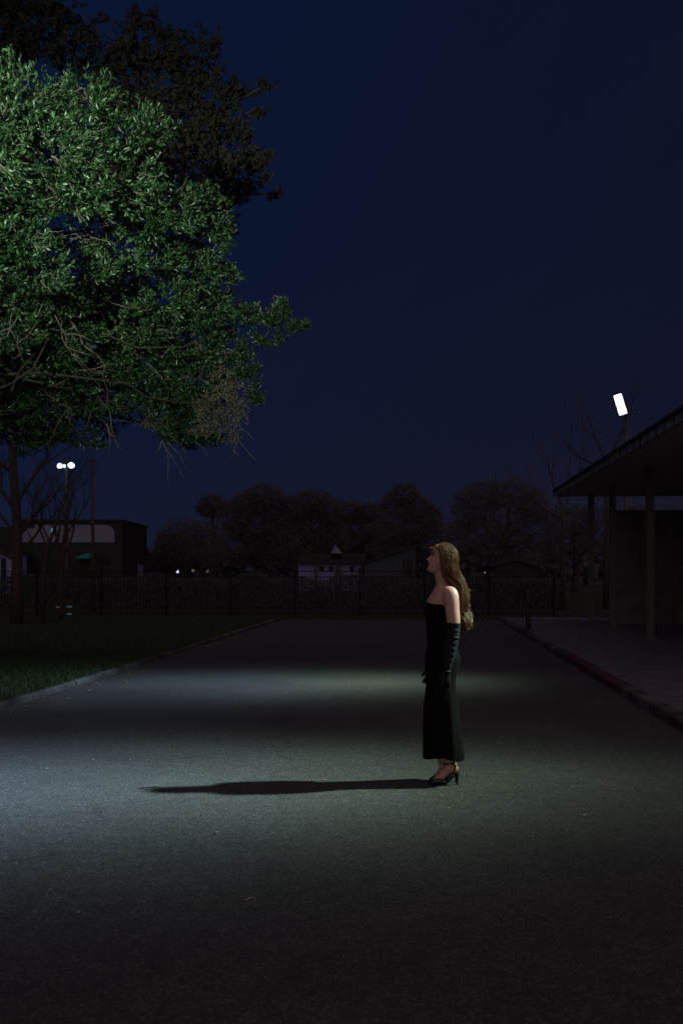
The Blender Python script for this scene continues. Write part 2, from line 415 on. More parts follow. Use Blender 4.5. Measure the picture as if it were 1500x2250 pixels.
# ------------------------------------------------------------------ the lit oak
def crown(blobs, per_area, leaf_len, leaf_w, rosette, updir=0.35, jitter=0.9, depth_r=0.8, twigs=0.25, hollow=0.55):
    pos = []; dr = []; twig = []
    for (x, y, rx, ry, d, *dens) in blobs:
        k = dens[0] if dens else 1.0
        c = np.array(P(x, y, d)); s = d / F
        r = np.array([rx * s, (rx + ry) * .5 * s * depth_r, ry * s])
        n = max(4, int(per_area * k * 4 * (r[0] * r[2] + r[0] * r[1] + r[1] * r[2]) / 3 * 3.0))
        nc = max(2, n // 9)
        uc = unit(rng.normal(size=(nc, 3))); ci = rng.integers(0, nc, n)
        u = unit(uc[ci] + rng.normal(size=(n, 3)) * min(.5, .16 / r[0] + .08))
        rad = np.clip((hollow + (1.04 - hollow) * rng.random(nc) ** 0.6)[ci] + rng.normal(0, .07, n), .2, 1.08)
        # ragged surface
        bumpy = 1 + 0.16 * np.sin(u[:, 0] * 7 + x) * np.sin(u[:, 2] * 6 + y) + rng.normal(0, .05, n)
        tip = c + u * r * (rad * bumpy)[:, None]
        for _ in range(1):
            m = rng.integers(rosette - 2, rosette + 3, n)
            idx = np.repeat(np.arange(n), m)
            d0 = unit(u * 0.55 + np.array([0, 0, updir]))
            dd = unit(d0[idx] + rng.normal(size=(len(idx), 3)) * jitter * 0.62)
            pp = tip[idx] - d0[idx] * (rng.random(len(idx)) * leaf_len * 1.6)[:, None]
            pos.append(pp); dr.append(dd)
        for i in range(n):
            if random.random() < twigs:
                t1 = tip[i]; t0 = c + (t1 - c) * random.uniform(.45, .7) + rng.normal(0, .04, 3)
                twig.append((t0, t1))
    pos = np.concatenate(pos); dr = np.concatenate(dr); n = len(pos)
    ln = leaf_len * rng.uniform(.65, 1.2, n); wd = ln * leaf_w * rng.uniform(.8, 1.2, n)
    return leaves_np(pos, dr, ln, wd), twig

LIT = [(50,225,110,90,10.3),(185,205,75,62,10.4),(110,330,140,95,10.3),(-60,300,130,140,10.0),(285,285,100,72,10.8),(345,275,42,42,11.0),
       (235,400,130,75,10.9),(150,430,120,60,10.6),(380,450,90,60,11.4),(455,470,62,58,11.8),(330,490,90,45,11.5),(490,520,28,40,11.9),
       (45,530,90,62,10.8),(-80,520,120,120,10.5),(75,585,85,60,11.0),(190,585,80,48,11.8,.7),(330,560,90,45,12.2,.75),(420,585,80,52,12.6),(485,605,40,36,12.9),
       (20,720,90,50,12.8),(120,770,90,50,13.6),(180,720,70,40,13.0),(30,800,90,50,14.2),(160,830,80,45,14.6),(90,880,90,45,15.2),(20,890,70,45,15.4),(200,880,60,35,15.4,.8),(-40,700,90,80,12.8),(270,760,70,45,14.0),(330,860,60,40,14.9),(120,650,110,50,12.3,.9),(30,660,80,45,12.0,.8),(250,560,80,40,12.0,.7),(160,700,110,55,13.2,.7),(60,830,110,45,14.8,.7),(200,780,110,55,14.4,.7),(240,655,90,50,12.8,.8),(360,650,90,60,13.0),(450,680,75,55,13.4),(300,715,100,60,13.4),
       (555,690,62,24,13.5),(600,700,38,28,13.4),(622,682,18,28,13.4),(585,742,40,18,13.5),(655,716,34,10,13.4,2.2),(674,711,12,9,13.4,3.5),(625,668,12,16,13.4,3),
       (90,740,110,55,13.8,.6),(-70,740,120,120,13.5),(395,745,110,58,14.0),(330,800,100,55,14.5),(430,820,90,60,14.6),(505,760,45,50,14.0),
       (540,800,34,44,14.0,1.2),(562,860,24,30,14.0,1.3),(250,820,90,45,15.0,.6),(390,885,80,50,15.0),(300,885,70,32,15.2,.7),
       (415,940,60,42,15.2),(370,950,40,26,15.3),(455,965,40,22,15.2),
       (50,850,90,50,15.8,.7),(-60,880,110,80,15.5),(60,925,90,35,16.0,.55),(150,890,70,40,16.0,.6),(130,950,50,24,16.2,.8),(215,975,30,12,16.3,.7),(25,950,60,30,16.4,.7),(100,965,60,26,16.4,.6),(180,960,50,24,16.4,.7),(50,990,45,16,16.6,.4)]
MOSSB = [(470,830,40,40,14.5,.8),(505,800,35,40,14.3,.7),(500,860,45,45,14.4,.9),(455,890,45,40,14.6,.9),(480,925,50,35,14.6),(520,900,35,35,14.5,.9),(440,940,40,25,14.9,.7),(500,960,30,22,14.8,.6),
         (500,650,42,45,13.8,.7),(520,690,50,30,13.9,.6),(545,870,30,32,14.5,.7),(425,800,50,40,14.8,.4),(330,930,60,25,15.4,.5),(180,880,110,45,15.6,.35),(90,820,110,60,15.2,.3)]
TR = Vector((-5.6, 13.6, 0.04))      # trunk just outside the left edge
oak = thing('oak_tree', 'large leafy oak at left, its green crown lit up by a lamp', 'tree', TR, 'trees')
lv, tw = crown(LIT, 138, 0.071, 0.34, 8, jitter=1.0, twigs=0.22)
lo = tri_mesh('foliage', lv - np.array(TR), M_LEAF, rng.random(len(lv)) ** 2.4, oak, LEAF_F, 5)
lo['label'] = 'bright green glossy leaves'
mv, mt = crown(MOSSB, 150, 0.040, 0.42, 6, updir=-0.3, jitter=1.6, twigs=0.5, hollow=0.05)
mo = tri_mesh('dry_foliage', mv - np.array(TR), M_MOSS, rng.random(len(mv)), oak, LEAF_F, 5)
mo['label'] = 'grey brown dry leaves and twigs'
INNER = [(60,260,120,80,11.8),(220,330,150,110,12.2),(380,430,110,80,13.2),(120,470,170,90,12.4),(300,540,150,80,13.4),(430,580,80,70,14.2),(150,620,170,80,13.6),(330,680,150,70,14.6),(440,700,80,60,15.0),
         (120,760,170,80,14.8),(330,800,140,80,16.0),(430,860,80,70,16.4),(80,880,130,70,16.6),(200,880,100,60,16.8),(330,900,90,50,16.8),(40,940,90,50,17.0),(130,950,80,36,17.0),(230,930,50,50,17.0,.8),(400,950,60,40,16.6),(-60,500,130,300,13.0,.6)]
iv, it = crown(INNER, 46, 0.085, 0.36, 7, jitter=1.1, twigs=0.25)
io = tri_mesh('inner_foliage', iv - np.array(TR), M_LEAFD, rng.random(len(iv)), oak, LEAF_F, 5)  # backing leaves; their dark colour stands in for shade inside the crown
io['label'] = 'inner leaves coloured dark for the shade deep in the crown'
# trunk and limbs
mb = MB()
mb.tube([TR + Vector((0, 0, -.3)), TR + Vector((.02, 0, .3)), TR + Vector((.1, -.1, 1.6)), TR + Vector((.05, -.2, 3.2)), TR + Vector((-.1, -.5, 5.0)), TR + Vector((.0, -.9, 7.2)), TR + Vector((.1, -1.2, 9.0))],
        [.46, .36, .30, .28, .22, .15, .07], 12)
child(mb, 'trunk', M_BARK, oak, True)
lb = MB(); tb = MB()
forks = [TR + Vector((.05, -.2, 3.0)), TR + Vector((-.05, -.4, 4.4)), TR + Vector((0, -.8, 6.4))]
for (x, y, rx, ry, d, *_) in LIT:
    c = P(x, y, d + .9); f = min(forks, key=lambda q: (q - c).length + abs(q.z - c.z + .5) * .6)
    pts = wavy(f + Vector((0, 0, random.uniform(-.8, .8))), c, 8, .16, 0.02)
    pts = [pts[0]] + [p + Vector((random.gauss(0, .07), random.gauss(0, .07), random.gauss(0, .07))) for p in pts[1:]]
    ok_ = all(HY - (p.z - CAM_H) / p.y * F < 900 for p in pts)
    if random.random() < .22 and ok_: lb.tube(pts, [.026 - .021 * i / 8 for i in range(9)], 6)
    for _ in range(3):
        s = d / F
        q = c + Vector((random.uniform(-1, 1) * rx * s, random.uniform(-1, 1) * rx * s * .8, random.uniform(-1, 1) * ry * s)) * .8
        q0 = c + Vector((random.gauss(0, .3) * rx * s, random.gauss(0, .25), random.gauss(0, .3) * ry * s)); q = c + (q - c) * .8
        tb.tube(wavy(q0, q, 6, .2), [.010, .009, .008, .007, .005, .004, .0025], 4, False)
for t0, t1 in tw:
    tb.tube(wavy(t0, t1, 3, .1), [.006, .005, .004, .003], 3, False)
for t0, t1 in mt:
    tb.tube(wavy(t0, t1, 3, .2), [.006, .005, .0035, .002], 3, False)
# long bare branches seen against the dark of the crown
LONG = [[(-40,600,11.6),(60,610,11.8),(100,650,12.0),(135,720,12.4),(160,780,12.8),(205,830,13.3),(240,870,13.8)],
        [(-30,660,12),(20,655,12),(40,690,12.2),(30,740,12.4),(55,800,12.8)],
        [(60,500,11.4),(120,520,11.6),(180,525,11.8),(240,530,12.2),(290,560,12.6),(330,600,12.9)],
        [(100,480,11.4),(130,530,11.6),(170,560,11.9),(200,620,12.2),(210,700,12.6)],
        [(0,425,10.8),(45,425,10.9),(80,450,11.2),(140,470,11.4),(220,520,11.8)],
        [(150,690,12.6),(190,760,13),(230,800,13.4),(235,860,14),(245,920,14.6),(240,970,15)],
        [(120,640,12.2),(175,650,12.6),(250,700,13),(270,760,13.5),(330,800,14),(380,860,14.4)],
        [(20,780,13.6),(75,800,14),(95,850,14.6),(130,890,15),(200,905,15.4),(235,935,15.6)],
        [(-30,940,16),(20,925,16),(80,930,16),(110,915,16),(150,920,16)],
        [(200,500,12),(260,490,12.2),(330,540,12.5),(400,560,12.8)],
        [(440,760,14.2),(455,830,14.6),(480,890,14.8),(500,940,14.8),(490,975,14.9)],
        [(420,800,14.4),(470,850,14.5),(510,900,14.6),(530,940,14.6),(520,985,14.7),(524,1000,14.7)]]
for ln in LONG:
    pts = [P(*q) for q in ln]
    dense = []
    for i in range(len(pts) - 1):
        for t in (0, .34, .67):
            dense.append(pts[i].lerp(pts[i + 1], t) + Vector((random.gauss(0, .022), random.gauss(0, .03), random.gauss(0, .022))))
    dense.append(pts[-1]); m_ = len(dense)
    tb.tube(dense, [.015 - .011 * i / (m_ - 1) for i in range(m_)], 5)
    for _ in range(9):
        i = random.randint(1, m_ - 2)
        q = dense[i] + Vector((random.gauss(0, .28), random.gauss(0, .2), random.gauss(-.12, .25)))
        tb.tube(wavy(dense[i], q, 4, .15), [.007, .006, .005, .004, .002], 4, False)
# hanging bare twigs below the crown
for ln in ([(350,955),(366,985),(372,1010),(368,1050),(372,1068)], [(366,985),(380,1005),(392,1030),(404,1052)], [(372,975),(398,1000),(408,1030)],
           [(380,960),(402,985),(410,1010)], [(356,970),(352,985),(343,1000)], [(430,970),(448,985),(455,1002)], [(470,960),(505,975),(518,1000)],
           [(235,930),(240,960),(243,1005)], [(236,940),(252,965),(262,985)], [(480,930),(515,960),(523,985)], [(545,905),(556,912),(565,918)]):
    pts = [P(x, y, 15.2) + Vector((0, random.uniform(-.1, .1), 0)) for x, y in ln]
    tb.tube(pts, [.013 - .009 * i / (len(pts) - 1) for i in range(len(pts))], 4)
child(lb, 'limbs', M_BARK, oak, True)
child(tb, 'twigs', M_TWIG, oak)

# dark second tree behind and above
DARK = [(330,95,90,62,17),(425,120,72,72,17),(300,170,110,70,16.6),(180,120,95,55,16.4),(70,60,100,80,15.8),(-60,60,130,120,15.8),(20,-40,140,90,16),(190,30,60,25,16.5,.5),(450,215,85,60,17),
        (535,190,48,22,17.2),(590,183,16,7,17.2),(560,240,28,16,17.2),(380,260,110,65,16.8),(480,300,80,55,17),(430,360,110,55,16.6),(540,345,45,34,17.2),(585,350,22,28,17.2),
        (565,400,40,22,17.2),(600,425,24,10,17.2),(500,420,60,35,16.8),(330,350,90,60,16.2),(490,480,36,40,16.5,.8),(300,40,22,28,17,.7)]
T2 = Vector((-6.8, 17.6, 0.04))
oak2 = thing('oak_tree', 'dark unlit tree behind and above the green lit oak', 'tree', T2, 'trees')
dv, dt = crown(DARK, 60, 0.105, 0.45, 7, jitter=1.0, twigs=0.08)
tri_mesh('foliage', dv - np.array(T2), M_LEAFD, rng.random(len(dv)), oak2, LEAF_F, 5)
mb = MB()
mb.tube([T2 + Vector((0, 0, -.3)), T2 + Vector((0, 0, .4)), T2 + Vector((.2, .1, 3)), T2 + Vector((.3, 0, 6)), T2 + Vector((.7, -.3, 9)), T2 + Vector((1.2, -.4, 11))], [.5, .38, .3, .26, .16, .07], 10)
child(mb, 'trunk', M_BARK, oak2, True)
lb = MB(); f2 = [T2 + Vector((.3, 0, 6)), T2 + Vector((.6, -.2, 8))]
for (x, y, rx, ry, d, *_) in DARK:
    c = P(x, y, d); f = min(f2, key=lambda q: (q - c).length)
    lb.tube(wavy(f, c, 8, .06, 0.03), [.08 - .065 * i / 8 for i in range(9)], 6)
child(lb, 'limbs', M_BARK, oak2, True)

# ------------------------------------------------------------------ bare trees
def grow(mb, p, d, ln, r, depth, spread=.5, up=.15, kids=(2, 3)):
    pts = [p]; q = p.copy(); dd = d.copy(); n = 5
    for i in range(n):
        dd = (dd + Vector((random.gauss(0, .10), random.gauss(0, .10), random.gauss(up * .3, .08)))).normalized()
        q = q + dd * ln / n; pts.append(q.copy())
    r1 = r * .62
    mb.tube(pts, [r + (r1 - r) * i / n for i in range(n + 1)], 6 if depth > 2 else 4, depth == 0)
    if depth <= 0: return
    for k in range(random.randint(*kids)):
        i = random.randint(2, n) if k else n
        nd = (dd + Vector((random.gauss(0, spread), random.gauss(0, spread), random.gauss(up, spread * .6)))).normalized()
        grow(mb, pts[i], nd, ln * random.uniform(.6, .85), (r + (r1 - r) * i / n) * random.uniform(.55, .8), depth - 1, spread, up, kids)
def bare_tree(label, base, trunk, stems, depth, mat_=None):
    t = thing('bare_tree', label, 'tree', base, 'bare trees')
    mb = MB(); mb.tube(trunk[0], trunk[1], 9); child(mb, 'trunk', mat_ or M_BARED, t, True)
    mb = MB()
    for (p, d, ln, r) in stems: grow(mb, p, Vector(d).normalized(), ln, r, depth)
    child(mb, 'branches', mat_ or M_BARED, t)
D1 = 30.0
b1 = Vector((P(38, 1290, D1).x, D1, 0.04))
tr1 = [b1 + Vector((0, 0, -.2)), P(38, 1290, D1), P(39, 1200, D1), P(37, 1120, D1), P(30, 1040, D1), P(28, 980, D1), P(38, 940, D1), P(42, 910, D1)]
bare_tree('dark branching tree trunk at the left edge before the fence', b1, (tr1, [.20, .165, .15, .135, .125, .11, .10, .09]),
          [(P(39, 1180, D1), (.5, .1, .8), 1.5, .07), (P(37, 1120, D1), (-.6, -.2, .8), 1.8, .08), (P(37, 1110, D1), (.5, 0, .9), 1.7, .07), (P(30, 1040, D1), (-.7, .2, .5), 1.5, .07),
           (P(40, 920, D1), (.4, 0, .9), 1.5, .08), (P(38, 1235, D1), (-.8, 0, .35), 1.6, .06), (P(38, 1220, D1), (.6, .2, .6), 1.3, .05), (P(39, 1190, D1), (-.5, 0, .8), 1.5, .06)], 3)
D2 = 33.0
b2 = Vector((P(136, 1300, D2).x, D2, 0.04))
tr2 = [b2 + Vector((0, 0, -.2)), P(136, 1290, D2), P(138, 1230, D2), P(143, 1180, D2), P(149, 1140, D2)]
bare_tree('thin bare multi-stemmed tree below the floodlights', b2, (tr2, [.10, .085, .075, .07, .06]),
          [(P(136, 1250, D2), (-.25, 0, .9), 1.7, .05), (P(138, 1230, D2), (.3, .1, .9), 1.7, .05), (P(149, 1140, D2), (.3, 0, .9), 1.1, .04), (P(143, 1180, D2), (.6, 0, .9), 1.4, .04),
           (P(137, 1240, D2), (.05, .3, 1), 1.8, .045), (P(136, 1255, D2), (-.7, .2, .8), 1.9, .05)], 3)
D3 = 30.0
b3 = Vector((P(95, 1300, D3).x, D3, .04))
tr3 = [b3 + Vector((0, 0, -.2)), P(96, 1260, D3), P(108, 1195, D3), P(124, 1150, D3), P(140, 1110, D3)]
bare_tree('slim leaning bare sapling between the dark trunk and floodlights', b3, (tr3, [.07, .06, .05, .045, .03]),
          [(P(108, 1195, D3), (-.1, 0, 1), 1.3, .035), (P(124, 1150, D3), (.2, 0, .9), 1.2, .03), (P(100, 1235, D3), (.6, .1, .8), 1.5, .035), (P(140, 1110, D3), (.4, 0, .9), .9, .025), (P(100, 1240, D3), (-.5, 0, .8), 1.2, .03)], 3)
D4 = 44.0
for (x, lab, yt) in ((1235, 'sparse bare tree rising past the far canopy corner', 1110), (1330, 'faint bare tree branches above the canopy roof', 1010)):
    b4 = Vector((P(x, 1290, D4).x, D4, .03))
    tr4 = [b4 + Vector((0, 0, -.2)), P(x, 1250, D4), P(x + 3, 1180, D4), P(x - 2, yt, D4)]
    bare_tree(lab, b4, (tr4, [.14, .11, .09, .07]),
              [(P(x - 2, yt, D4), (-.3, 0, 1), 1.9, .05), (P(x - 1, yt + 15, D4), (.5, .1, .9), 1.9, .05), (P(x, yt + 30, D4), (-.9, 0, .55), 1.9, .05), (P(x + 2, yt + 40, D4), (.9, 0, .5), 1.9, .04)], 3)

# ------------------------------------------------------------------ far trees
def far_tree(label, blobs, d, base_x, dens=4.6, leaf=0.185):
    base = Vector((P(base_x, HY, d).x, d, 0.0))
    t = thing('leafy_tree', label, 'tree', base, 'trees beyond the fence')
    pos = []; dr = []; s = d / F
    for (x, y, rx, ry) in blobs:
        c = np.array(P(x, y, d)) + np.array([0, rng.uniform(-1, 1), 0]); r = np.array([rx * s, (rx + ry) * .45 * s, ry * s])
        n = int(dens * 150 * (r[0] * r[2] + .5))
        u = unit(rng.normal(size=(n, 3))); rad = .35 + .68 * rng.random(n) ** .5
        bumpy = 1 + .13 * np.sin(u[:, 0] * 6 + x) * np.sin(u[:, 2] * 7 + y) + rng.normal(0, .05, n)
        pos.append(c + u * r * (rad * bumpy)[:, None]); dr.append(unit(u + rng.normal(size=(n, 3)) * .8))
    pos = np.concatenate(pos); dr = np.concatenate(dr); n = len(pos)
    ln = leaf * d / 100 * rng.uniform(.5, 1.3, n)
    fv = leaves_np(pos, dr, ln, ln * .75)
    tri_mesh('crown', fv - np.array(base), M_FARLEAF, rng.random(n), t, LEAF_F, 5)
    mb = MB(); top = np.array([P(b[0], b[1], d) for b in blobs]); k = int(np.argmax(top[:, 2])); tp = Vector(top[k])
    mb.tube([base + Vector((0, 0, -.3)), base + Vector((0, 0, .5)), base.lerp(tp, .4) + Vector((.2, 0, 0)), base.lerp(tp, .75), tp], [.45, .33, .28, .2, .1], 8)
    for b in blobs:
        mb.tube(wavy(base.lerp(tp, .45), P(b[0], b[1], d), 4, .06), [.14, .11, .09, .07, .04], 5)
    child(mb, 'trunk', M_BARED, t, True)
far_tree('low broad dark tree right of the white gable house', [(400,1178,56,40),(445,1195,60,50),(368,1208,36,42),(420,1230,70,26),(352,1232,30,24),(330,1240,26,18)], 88, 405)
far_tree('small round-headed tree standing clear above the low broad tree', [(466,1106,29,20),(447,1118,20,12),(488,1120,20,14),(466,1128,24,9)], 108, 474, 5)
far_tree('tall tree with a domed crown left of the treeline centre', [(582,1090,42,27),(545,1110,38,28),(610,1118,50,36),(520,1140,42,45),(570,1150,70,50),(530,1200,60,45),(600,1200,60,45)], 104, 572)
far_tree('tall wide-topped tree behind the white house', [(682,1103,42,29),(650,1122,40,30),(716,1118,36,30),(690,1155,65,45),(650,1190,50,50),(725,1190,50,45)], 106, 684)
far_tree('lower flat-topped tree between two taller treeline trees', [(765,1126,38,27),(808,1130,36,25),(785,1165,70,40),(775,1205,60,40),(830,1200,40,40)], 112, 785)
far_tree('round-topped tree rising left of the standing woman', [(886,1088,36,25),(868,1112,40,26),(915,1118,42,30),(945,1138,28,28),(890,1155,75,45),(935,1190,50,50),(865,1205,55,45)], 106, 892)
far_tree('broad dark tree filling the gap between woman and canopy', [(1062,1088,56,36),(1122,1086,56,34),(1030,1120,42,44),(1100,1130,90,50),(1172,1112,38,38),(1185,1165,60,50),(1050,1180,66,54),(1110,1205,70,40),(1010,1190,40,50)], 84, 1095)
far_tree('dark tree seen under the canopy roof near its corner', [(1262,1145,58,36),(1230,1190,50,50),(1310,1170,60,50)], 88, 1262)
far_tree('dark tree seen under the canopy roof near its columns', [(1400,1150,66,40),(1460,1160,60,46),(1370,1195,60,45),(1440,1205,70,40)], 92, 1415)
# low wood behind everything
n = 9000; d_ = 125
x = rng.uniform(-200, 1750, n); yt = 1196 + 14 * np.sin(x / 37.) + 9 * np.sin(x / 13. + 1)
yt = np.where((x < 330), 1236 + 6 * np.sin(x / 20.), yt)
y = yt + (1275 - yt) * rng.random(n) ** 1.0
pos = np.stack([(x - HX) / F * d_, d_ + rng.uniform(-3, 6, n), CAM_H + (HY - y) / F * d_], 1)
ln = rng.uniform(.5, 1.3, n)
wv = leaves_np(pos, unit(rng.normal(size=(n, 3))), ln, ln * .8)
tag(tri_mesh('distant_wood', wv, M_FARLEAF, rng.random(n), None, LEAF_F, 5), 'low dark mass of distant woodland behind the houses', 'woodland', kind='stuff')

# ------------------------------------------------------------------ iron fence
FD = 36.0
xa, xb = P(-60, HY, FD).x, P(1215, HY, FD).x
fence = thing('iron_fence', 'long black iron picket fence across the far end of the road', 'fence', (xa, FD, 0.03))
ztop = CAM_H + (HY - 1254) / F * FD; zr2 = CAM_H + (HY - 1268) / F * FD
npan = 9; pw_ = (xb - xa) / npan
for k in range(npan + 1):
    x = xa + k * pw_; mb = MB(); mb.box((x - .04, FD - .04, 0), (x + .04, FD + .04, ztop + .06))
    mb.prism([(x - .05, FD - .05, ztop + .06), (x + .05, FD - .05, ztop + .06), (x + .05, FD + .05, ztop + .06), (x - .05, FD + .05, ztop + .06)], (0, 0, .03))
    child(mb, 'post', M_IRON, fence)
    if k < npan:
        mb = MB()
        for z in (ztop - .02, zr2, .16): mb.box((x + .041, FD - .018, z - .018), (x + pw_ - .041, FD + .018, z + .018))
        m_ = int(pw_ / .112)
        for i in range(1, m_):
            xx = x + i * pw_ / m_
            mb.box((xx - .009, FD - .009, .06), (xx + .009, FD + .009, zr2 - .019)); mb.box((xx - .009, FD - .009, zr2 + .019), (xx + .009, FD + .009, ztop - .039))
        child(mb, 'picket_panel', M_IRON, fence)

# dark hedge just beyond the fence
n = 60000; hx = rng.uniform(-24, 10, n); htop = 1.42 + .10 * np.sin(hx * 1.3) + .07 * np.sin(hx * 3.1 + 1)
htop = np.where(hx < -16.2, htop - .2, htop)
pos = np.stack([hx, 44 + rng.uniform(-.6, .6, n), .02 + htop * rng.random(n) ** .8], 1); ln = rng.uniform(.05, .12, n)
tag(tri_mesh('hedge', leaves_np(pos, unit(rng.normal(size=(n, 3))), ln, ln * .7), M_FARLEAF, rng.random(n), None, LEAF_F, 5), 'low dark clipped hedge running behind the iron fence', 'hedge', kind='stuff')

# ------------------------------------------------------------------ buildings beyond the fence
def wx(x, d): return (x - HX) / F * d
def wz(y, d): return CAM_H + (HY - y) / F * d
d = 80.0
bl = thing('commercial_building', 'flat-roofed dark building with a pale rounded wall panel at left', 'building', (wx(158, d), d, 0))
mb = MB(); mb.box((wx(-60, d), d, 0), (wx(46, d), d + 9, wz(1158, d))); mb.box((wx(46, d) + .003, d - .3, 0), (wx(270, d), d + 10, wz(1146, d)))
child(mb, 'wall', M_DARKWALL, bl)
mb = MB(); mb.box((wx(44, d), d - .45, wz(1146, d)), (wx(272, d), d + 10.2, wz(1142, d))); child(mb, 'parapet', M_ROOFD, bl)
x0, x1, y0, y1 = 46, 254, 1192, 1154
poly = [(wx(x0, d), d - .31, wz(y0, d)), (wx(x1, d), d - .31, wz(y0, d)), (wx(x1, d), d - .31, wz(y1 + 20, d))]
for a in range(0, 91, 15):
    poly.append((wx(x1 - 20 + 20 * math.cos(R(a)), d), d - .31, wz(y1 + 20 - 20 * math.sin(R(a)), d)))
poly += [(wx(x0 + 34, d), d - .31, wz(y1, d)), (wx(x0 + 33, d), d - .31, wz(y1 + 8, d)), (wx(x0, d), d - .31, wz(y1 + 8, d))]
mb = MB(); mb.prism(poly, (0, -.08, 0)); child(mb, 'wall_panel', M_PALE, bl)['label'] = 'pale rounded wall panel'
mb = MB(); mb.prism([(wx(174, d), d - .32, wz(1226, d)), (wx(207, d), d - .32, wz(1226, d)), (wx(207, d), d - .32, wz(1215, d)), (wx(198, d), d - .32, wz(1217, d))], (0, -1.2, -.05))
child(mb, 'awning', M_AWN, bl)['label'] = 'awning with its green light put in as a glow'
mb = MB(); mb.ball((wx(120, d), d - .5, wz(1167, d)), (.10, .1, .17)); mb.box((wx(120, d) - .05, d - .45, wz(1167, d) + .15), (wx(120, d) + .05, d - .395, wz(1167, d) + .3)); child(mb, 'wall_lamp', M_LWIN, bl)['label'] = 'small cyan lit wall lamp'
for (xa_, xb_) in ((60, 78), (96, 112), (140, 158), (222, 244)):
    mb = MB(); mb.box((wx(xa_, d), d - .36, wz(1240, d)), (wx(xb_, d), d - .302, wz(1222, d))); wf = child(mb, 'window', M_WINDOW, bl)
d = 76.0
b2_ = thing('shed', 'small pale shed behind the dark trunk at the left edge', 'building', (wx(20, d), d, 0))
mb = MB(); mb.box((wx(-40, d), d, 0), (wx(32, d), d + 3, wz(1216, d))); child(mb, 'wall', M_PALE2, b2_)
mb = MB(); mb.prism([(wx(-46, d), d - .3, wz(1216, d)), (wx(38, d), d - .3, wz(1216, d)), (wx(38, d), d - .3, wz(1211, d)), (wx(-46, d), d - .3, wz(1205, d))], (0, 3.6, 0)); child(mb, 'roof', M_ROOFD, b2_)
mb = MB(); mb.box((wx(4, d), d - .05, 0.05), (wx(14, d), d - .003, wz(1226, d))); child(mb, 'door', M_WINDOW, b2_)

def gable_house(name, label, d, x0, x1, eave, ridge, depth, wallm, roofm, apex=None, win=()):
    xm = (x0 + x1) / 2 if apex is None else apex
    t = thing(name, label, 'house', (wx(xm, d), d, 0))
    mb = MB(); mb.prism([(wx(x0, d), d, -.1), (wx(x1, d), d, -.1), (wx(x1, d), d, wz(eave, d)), (wx(xm, d), d, wz(ridge, d) - .12), (wx(x0, d), d, wz(eave, d))], (0, depth, 0))
    child(mb, 'wall', wallm, t)
    mb = MB(); o = 2.0
    for (xe, sg) in ((x0, -1), (x1, 1)):
        k = (eave - ridge) / (xm - xe)      # slope continues past the wall
        xo = xe + sg * o; yo = eave + o * abs(k)
        mb.prism([(wx(xm, d), d - .25, wz(ridge, d)), (wx(xo, d), d - .25, wz(yo, d)), (wx(xo, d), d - .25, wz(yo, d) - .14), (wx(xm, d), d - .25, wz(ridge, d) - .14)], (0, depth + .5, 0))
    child(mb, 'roof', roofm, t)
    for (xa_, xb_, ya, yb) in win:
        mb = MB(); mb.box((wx(xa_, d), d - .05, wz(yb, d)), (wx(xb_, d), d - .004, wz(ya, d))); wn = child(mb, 'window', M_TRIM, t)
        mb = MB(); mb.box((wx(xa_, d) + .06, d - .06, wz(yb, d) + .06), (wx(xb_, d) - .06, d - .051, wz(ya, d) - .06)); child(mb, 'pane', M_WINDOW, wn)
    return t
gable_house('gable_house', 'narrow white gable end with a small dark window at left', 86, 268, 306, 1232, 1199, 7, M_PALE2, M_ROOFD, 288, ((285, 291, 1222, 1231),))
gable_house('gable_house', 'house behind the low tree showing one lit roof slope', 95, 338, 390, 1228, 1198, 8, M_DARKWALL, M_ROOFG, 348)
# white house with long front under a dark roof
d = 90.0
wh = thing('ranch_house', 'long low white house with dark roof behind the fence centre', 'house', (wx(727, d), d, 0))
mb = MB(); mb.box((wx(656, d), d, -.1), (wx(794, d), d + 7, wz(1238, d))); child(mb, 'wall', M_PALE2, wh)
mb = MB(); mb.prism([(wx(652, d), d - .5, wz(1239, d)), (wx(798, d), d - .5, wz(1239, d)), (wx(798, d), d - .5, wz(1236, d)), (wx(652, d), d - .5, wz(1236, d))], (0, 8, 0))
mb.prism([(wx(652, d), d - .5, wz(1236, d) + .003), (wx(652, d), d + 7.5, wz(1236, d) + .003), (wx(664, d), d + 3.5, wz(1214, d))], (wx(798, d) - wx(652, d), 0, 0))
rf = child(mb, 'roof', M_ROOFD, wh)
mb = MB(); mb.prism([(wx(728, d), d + .2, wz(1216, d)), (wx(751, d), d + .2, wz(1216, d)), (wx(736, d), d + .2, wz(1197, d))], (0, 3, 0)); child(mb, 'dormer', M_PALE, rf)
for x in (694, 738, 746):
    mb = MB(); mb.box((wx(x, d) - .09, d - .42, 0), (wx(x, d) + .09, d - .24, wz(1239, d) - .004)); child(mb, 'porch_post', M_TRIM, wh)
for (xa_, xb_) in ((701, 712), (722, 732), (768, 778)):
    mb = MB(); mb.box((wx(xa_, d), d - .05, wz(1256, d)), (wx(xb_, d), d - .004, wz(1244, d))); wn = child(mb, 'window', M_TRIM, wh)
    mb = MB(); mb.box((wx(xa_, d) + .05, d - .06, wz(1256, d) + .05), (wx(xb_, d) - .05, d - .051, wz(1244, d) - .05)); child(mb, 'pane', M_WINDOW, wn)
